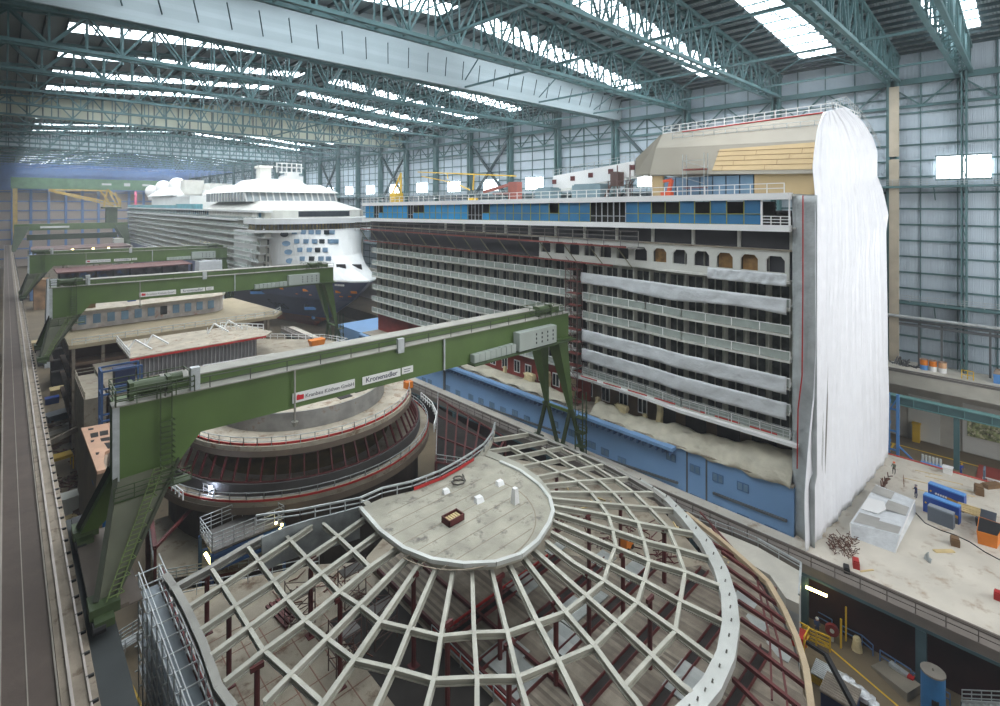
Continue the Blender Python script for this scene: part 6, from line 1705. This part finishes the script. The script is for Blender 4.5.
MB().rail([fl(x, y) for x, y in ((842,636),(862,646),(873,656))], 1.1, 1.6, .09, 2).rail([fl(880,661), fl(911,681)], 1.1, 1.2, .09, 2).rail([fl(913,684), fl(950,706)], 1.1, 1.2, .09, 2).rail([fl(802,612), fl(832,630)], 1.1, 1.2, .09, 2).build('rail_frame', mat('rail_blue', (84, 116, 160)), br)
yb2 = thing('yellow_barrier', fl(816, 640), 'yellow safety barrier on the floor beside the red lift basket', 'barrier')
MB().rail([G(803,640,-46), G(830,652,-46)], 1.5, 1.0, .14, 4).bar(G(841,648,-46), G(841,648,-46)+Vector((0,0,3)), .16).bar(G(846,641,-46), G(846,641,-46)+Vector((0,0,3.6)), .14).build('rail_frame', yell, yb2)
hr = thing('hose_reel', fl(833, 640), 'red hose reel on the dock post beside the yellow barrier', 'hose reel')
c0 = G(832, 631, -44.8); MB().tube(c0, c0+Vector((.35,.1,0)), .62, 18).build('reel', mat('reel_red', (130, 40, 40)), hr)
MB().tube(c0-Vector((.05,0,0)), c0, .22, 12).bar(c0+Vector((.2,0,-.6)), c0+Vector((.2,0,-1.2)), .2).build('hub', offw, hr)
wr_ = tag(MB().tube(fl(857,650), fl(857,650)+Vector((0,0,1.0)), .5, 9, .35).sphere(fl(857,650)+Vector((0,0,1.1)), .4, 8, .8).build('wrapped_drum', creamt), 'cream wrapped drum beside the blue railing', 'drum')
lp = thing('boom_lift', fl(838, 700), 'boom lift with black arm and red basket at the lower right', 'lift')
A1 = G(857, 712, -42.5); A2 = G(826, 655, -41.5); A3 = G(806, 642, -41.3)
MB().bar(A1, A2, .35, .45).bar(A2, A3, .25, .3).build('arm', blk, lp)
B0 = G(800, 636, -41.5)
MB().box(B0.x-.8, B0.x+.6, B0.y-.5, B0.y+.5, -42.2, -41.1).build('basket', mat('basket_red', (206, 52, 34)), lp)
MB().rail([(B0.x-.9,B0.y-.6,-42.2),(B0.x+.7,B0.y-.6,-42.2),(B0.x+.7,B0.y+.6,-42.2),(B0.x-.9,B0.y+.6,-42.2)], 1.5, .7, .1, 2).build('basket_rail', yell, lp)
c0 = Vector((A1.x, A1.y, -46)); MB().box(c0.x-1, c0.x+1, c0.y-1.6, c0.y+1, -45.5, -44.2).bar((c0.x,c0.y,-44.2),A1,.5).build('chassis', mat('basket_red', (0,0,0)), lp)
b = MB()
for dx in (-1, 1):
    for dy in (-1.2, .6): b.tube((c0.x+dx-.15, c0.y+dy, -45.55), (c0.x+dx+.15, c0.y+dy, -45.55), .45, 12)
each(b, 'wheel', blk, lp)
cs2 = thing('corrugated_stack', fl(838, 705), 'stack of grey corrugated sheets on the floor beside the lift arm', 'stack')
b = MB(); c0 = G(838, 690, -44.6)
for k in range(9): b.tube((c0.x-1.1+.3*k, c0.y-1.5, -44.6), (c0.x-1.1+.3*k, c0.y+1.2, -44.6), .17, 8)
b.build('sheet', mat('sheet_taupe', (136, 126, 112), .6, 0, .2, 1), cs2); MB().box(c0.x-1.2, c0.x+1.4, c0.y-1.4, c0.y+1.1, -46, -44.75).build('pallet', mat('navy_box', (0,0,0)), cs2)
c0 = G(829, 672, -45)
tp2 = thing('pipe_stack', fl(829, 675), 'stack of pale grey pipes on the floor above the corrugated sheets', 'pipes')
for k in range(9): MB().tube((c0.x-1.0+.22*k, c0.y-1.0, -45.2+.02*k), (c0.x-1.0+.22*k, c0.y+1.3, -45.2+.02*k), .1, 8).build('pipe', galv, tp2)
MB().box(c0.x-1.1, c0.x+1.1, c0.y-1, c0.y+1.2, -46, -45.35).build('trestle', yell, tp2)
wp2 = thing('wrapped_parts_pile', fl(862, 690), 'pile of shiny white wrapped parts on the floor beside the lift arm', 'pile')
random.seed(5)
for k in range(12):
    t = k/11; p = G(846+26*t, 682+20*t, -45.4)
    MB().sphere((p.x+random.uniform(-.3,.3), p.y+random.uniform(-.2,.2), -45.5+random.uniform(0,.3)), .42+.2*random.random(), 7, .7).build('wrapped_part', mat('shiny_wrap', (214, 218, 220), .25, .2, .2, 3, .6), wp2)
MB().box(G(846,682,-46).x-.3, G(872,702,-46).x+.5, G(872,702,-46).y-.3, G(846,682,-46).y+.2, -46, -45.7).build('pallet', brown, wp2)
mp = thing('machine_parts_row', fl(902, 668), 'row of silver machine parts with a red end behind the blue railing', 'machine parts')
P0, P1 = G(890,663,-45.4), G(908,676,-45.4)
MB().bar(P0, P1, .5, .35).build('bar', galv, mp); MB().bar(P1-Vector((.1,0,0)), P1+(P1-P0).normalized()*.5, .55, .4).build('red_end', redb, mp)
for k in range(5): q = P0.lerp(P1, k/4); MB().box(q.x-.15, q.x+.15, q.y-.4, q.y-.2, -46, -45.3).build('fitting', galv, mp)
st3 = thing('steel_stair', fl(975, 700), 'grey steel stair and railing at the lower right corner', 'stairs')
P0 = G(962,702,-45); P1 = P0+Vector((.3,-3.2,1.8))
MB().rail([P0, P1], 1.1, .7, .07, 3).rail([P0+Vector((-1.1,-.4,0)), P1+Vector((-1.1,-.4,0))], 1.1, .7, .07, 3).build('railing', galv, st3)
b = MB()
for k in range(8): q = P0.lerp(P1, k/7); b.box(q.x-1.1, q.x, q.y-.3, q.y, q.z-.06, q.z)
each(b, 'tread', galv, st3); MB().bar(P0-Vector((1.1,.4,0)), P1-Vector((1.1,.4,0)), .12, .3).bar(P0, P1, .12, .3).build('stringer', galv, st3); MB().bar(P1, Vector((P1.x,P1.y,-46)), .2).bar(P0, Vector((P0.x,P0.y,-46)), .2).build('post', mat('girder_teal', (0,0,0)), st3)

# ================================================================ PEOPLE
def person(loc, yaw, label, shirt, trousers, helmet, pose=0):
    t = thing('person', loc, label, 'person')
    x, y, z = loc; c_, s_ = math.cos(yaw), math.sin(yaw)
    J = {'pel': (0,0,.95), 'waist': (0,0,1.1), 'chest': (0,.02,1.32), 'neck': (0,.03,1.5), 'head': (0,.05,1.62), 'top': (0,.04,1.74)}
    V_ = []; E_ = []; Rd = []
    def add(p, r, par=None):
        V_.append((x+p[0]*c_-p[1]*s_, y+p[0]*s_+p[1]*c_, z+p[2])); Rd.append(r)
        if par is not None: E_.append((par, len(V_)-1))
        return len(V_)-1
    pel = add((0,0,.95), .16); wa = add((0,.02*pose,1.12), .14, pel); ch = add((0,.06*pose,1.34), .17, wa)
    ne = add((0,.1*pose,1.5), .06, ch); he = add((0,.13*pose+.02,1.6), .09, ne); to = add((0,.13*pose,1.7), .085, he)
    for s in (-1, 1):
        hp = add((s*.1,0,.88), .1, pel); kn = add((s*.12,.06*s,.5), .07, hp); an = add((s*.13,.02,.1), .05, kn); add((s*.13,.16,.04), .045, an)
        sh = add((s*.19,.06*pose,1.42), .065, ch); el = add((s*.26,.06+.1*pose,1.15), .05, sh); ha = add((s*.22,.24+.1*pose,1.02), .035, el)
        for f in range(5): add((s*(.22-.02+.012*f) if f else s*.19, .31+.1*pose-(.04 if f == 0 else .006*abs(f-2)), 1.0-(.01 if f else -.02)), .011, ha)
    me = bpy.data.meshes.new('body'); me.from_pydata([(v[0]-x, v[1]-y, v[2]-z) for v in V_], E_, [])
    o = bpy.data.objects.new('body', me); COL.objects.link(o)
    md = o.modifiers.new('skin', 'SKIN'); 
    me.skin_vertices.new() if not me.skin_vertices else None
    for i, r in enumerate(Rd): me.skin_vertices[0].data[i].radius = (r, r)
    me.skin_vertices[0].data[0].use_root = True
    sb = o.modifiers.new('smooth', 'SUBSURF'); sb.levels = 1; sb.render_levels = 1
    dg_ = bpy.context.evaluated_depsgraph_get(); m2 = bpy.data.meshes.new_from_object(o.evaluated_get(dg_))
    for m in (skin, shirt, trousers, blk): m2.materials.append(m)
    for p in m2.polygons:
        h = p.center.z; lat = math.hypot(p.center.x, p.center.y)
        p.material_index = 0 if (h > 1.47 or (lat > .24 and h < 1.06 and h > .9)) else 3 if h < .12 else 2 if h < .98 else 1
        p.use_smooth = True
    bpy.data.objects.remove(o); o = bpy.data.objects.new('body', m2); COL.objects.link(o); o.parent = t; ORG[o.name] = loc
    hx, hy = x-(.13*pose)*s_, y+(.13*pose)*c_
    b = MB(); b.sphere((hx, hy, z+1.7), .145, 12, .85).ring((hx, hy), .12, .18, z+1.66, z+1.69, 14)
    b.build('helmet', helmet, t, True)
    return t
person(tuple(G(961, 474.5, -41.6)), 2.4, 'person in blue overalls and a yellow helmet working at the bay edge', cobalt, cobalt, yell, 1)
person(tuple(G(894, 474, ZD)), 1.2, 'person in an orange helmet and dark trousers standing beside the white sheeting', mat('work_green', (96, 106, 90)), blk, mat('helmet_orange', (236, 110, 50)))
person(tuple(G(916, 498, ZD)), .6, 'person in dark blue walking on the pale deck left of the blue containers', mat('work_navy', (52, 60, 100)), mat('work_navy', (0,0,0)), mat('helmet_grey', (150, 140, 140)))
person(tuple(G(817, 634, -46)), 2.0, 'person with a white helmet behind the yellow barrier at the lower right', mat('work_blue', (52, 76, 120)), mat('work_blue', (0,0,0)), white)

# loose material on the deck below the spoked frame
random.seed(11)
def litter(name, spots, mats_, lab, n, L_=1.2, t=.08, z0=ZDK):
    b = MB()
    for k in range(n):
        x, y = random.choice(spots); p = G(x+random.uniform(-14, 14), y+random.uniform(-8, 8), z0+.08)
        d = Vector((random.uniform(-1,1), random.uniform(-1,1), random.uniform(0,.25)))*L_; b.bar(p, p+d, t)
    tag(b.build(name, mats_), lab, 'scrap', None, 'stuff')
litter('loose_steel', [(340,580),(365,600),(330,640),(352,650),(310,585),(290,600)], rustb, 'loose rusty steel bits strewn on the deck under the left of the spoked frame', 90)
litter('loose_tubes', [(575,520),(600,540),(650,550),(670,560),(640,530),(690,580)], maroon, 'loose maroon tubes strewn on the deck under the right of the spoked frame', 90, 1.6)
litter('loose_boards', [(700,545),(690,530),(720,565),(560,490),(600,500)], wood, 'loose pale boards on the deck under the far right of the spoked frame', 36, 1.3, .14)
litter('floor_scrap', [(62,455),(70,490),(66,480),(75,520),(60,425)], rustb, 'dark scrap strewn on the floor beside the crane runway', 120, 1.6, .16, -46)
# ================================================================ CAMERA, LIGHT
cd = bpy.data.cameras.new('camera'); cam = bpy.data.objects.new('camera', cd); COL.objects.link(cam)
cd.sensor_width = 36; cd.lens = F/1000*36; cd.shift_y = -149/1000; cd.clip_start = .5; cd.clip_end = 1500
cam.location = (0, 0, H); cam.rotation_euler = (math.radians(90), 0, -math.atan2(FX, FY))
S.camera = cam
w = bpy.data.worlds.new('world'); S.world = w; w.use_nodes = True
bg = w.node_tree.nodes['Background']; bg.inputs[0].default_value = (.92, .96, 1, 1); bg.inputs[1].default_value = 1.3
def area(loc, rot, sx, sy, e, c=(.97, .98, 1)):
    l = bpy.data.lights.new('added_daylight', 'AREA'); l.shape = 'RECTANGLE'; l.size = sx; l.size_y = sy; l.energy = e; l.color = c
    o = bpy.data.objects.new('added_daylight', l); COL.objects.link(o); o.location = loc; o.rotation_euler = rot
for i in range(0, 24, 2):
    area((28, 28+19.6*i, 21+H), (0, 0, 0), 40, 16, 4500)  # unseen fill light added under the left roof to brighten the ship side
    area((84, 28+19.6*i, 21+H), (0, 0, 0), 50, 16, 7500)  # unseen area light added below the trusses, boosting the skylight daylight
area((92, -38, 2+H), (math.radians(90), 0, 0), 70, 60, 46000)  # area light added as daylight from the open near end, brightening the sheeting
wn_ = w.node_tree; vs = wn_.nodes.new('ShaderNodeVolumeScatter'); vs.inputs['Density'].default_value = 0.00045; vs.inputs['Color'].default_value = (.9, .95, 1, 1)
wn_.links.new(vs.outputs[0], wn_.nodes['World Output'].inputs['Volume'])
area((20, -39, 0+H), (math.radians(90), 0, 0), 60, 60, 12000)  # added fill at the near end, making up for world light lost in haze
S.view_settings.view_transform = 'Standard'; S.view_settings.look = 'None'; S.view_settings.gamma = 1; S.view_settings.exposure = .12
S.view_settings.use_curve_mapping = False
try:
    S.cycles.use_denoising = True; S.cycles.max_bounces = 4; S.cycles.volume_bounces = 0; S.cycles.transparent_max_bounces = 6; S.cycles.diffuse_bounces = 3; S.cycles.sample_clamp_indirect = 6
except Exception: pass
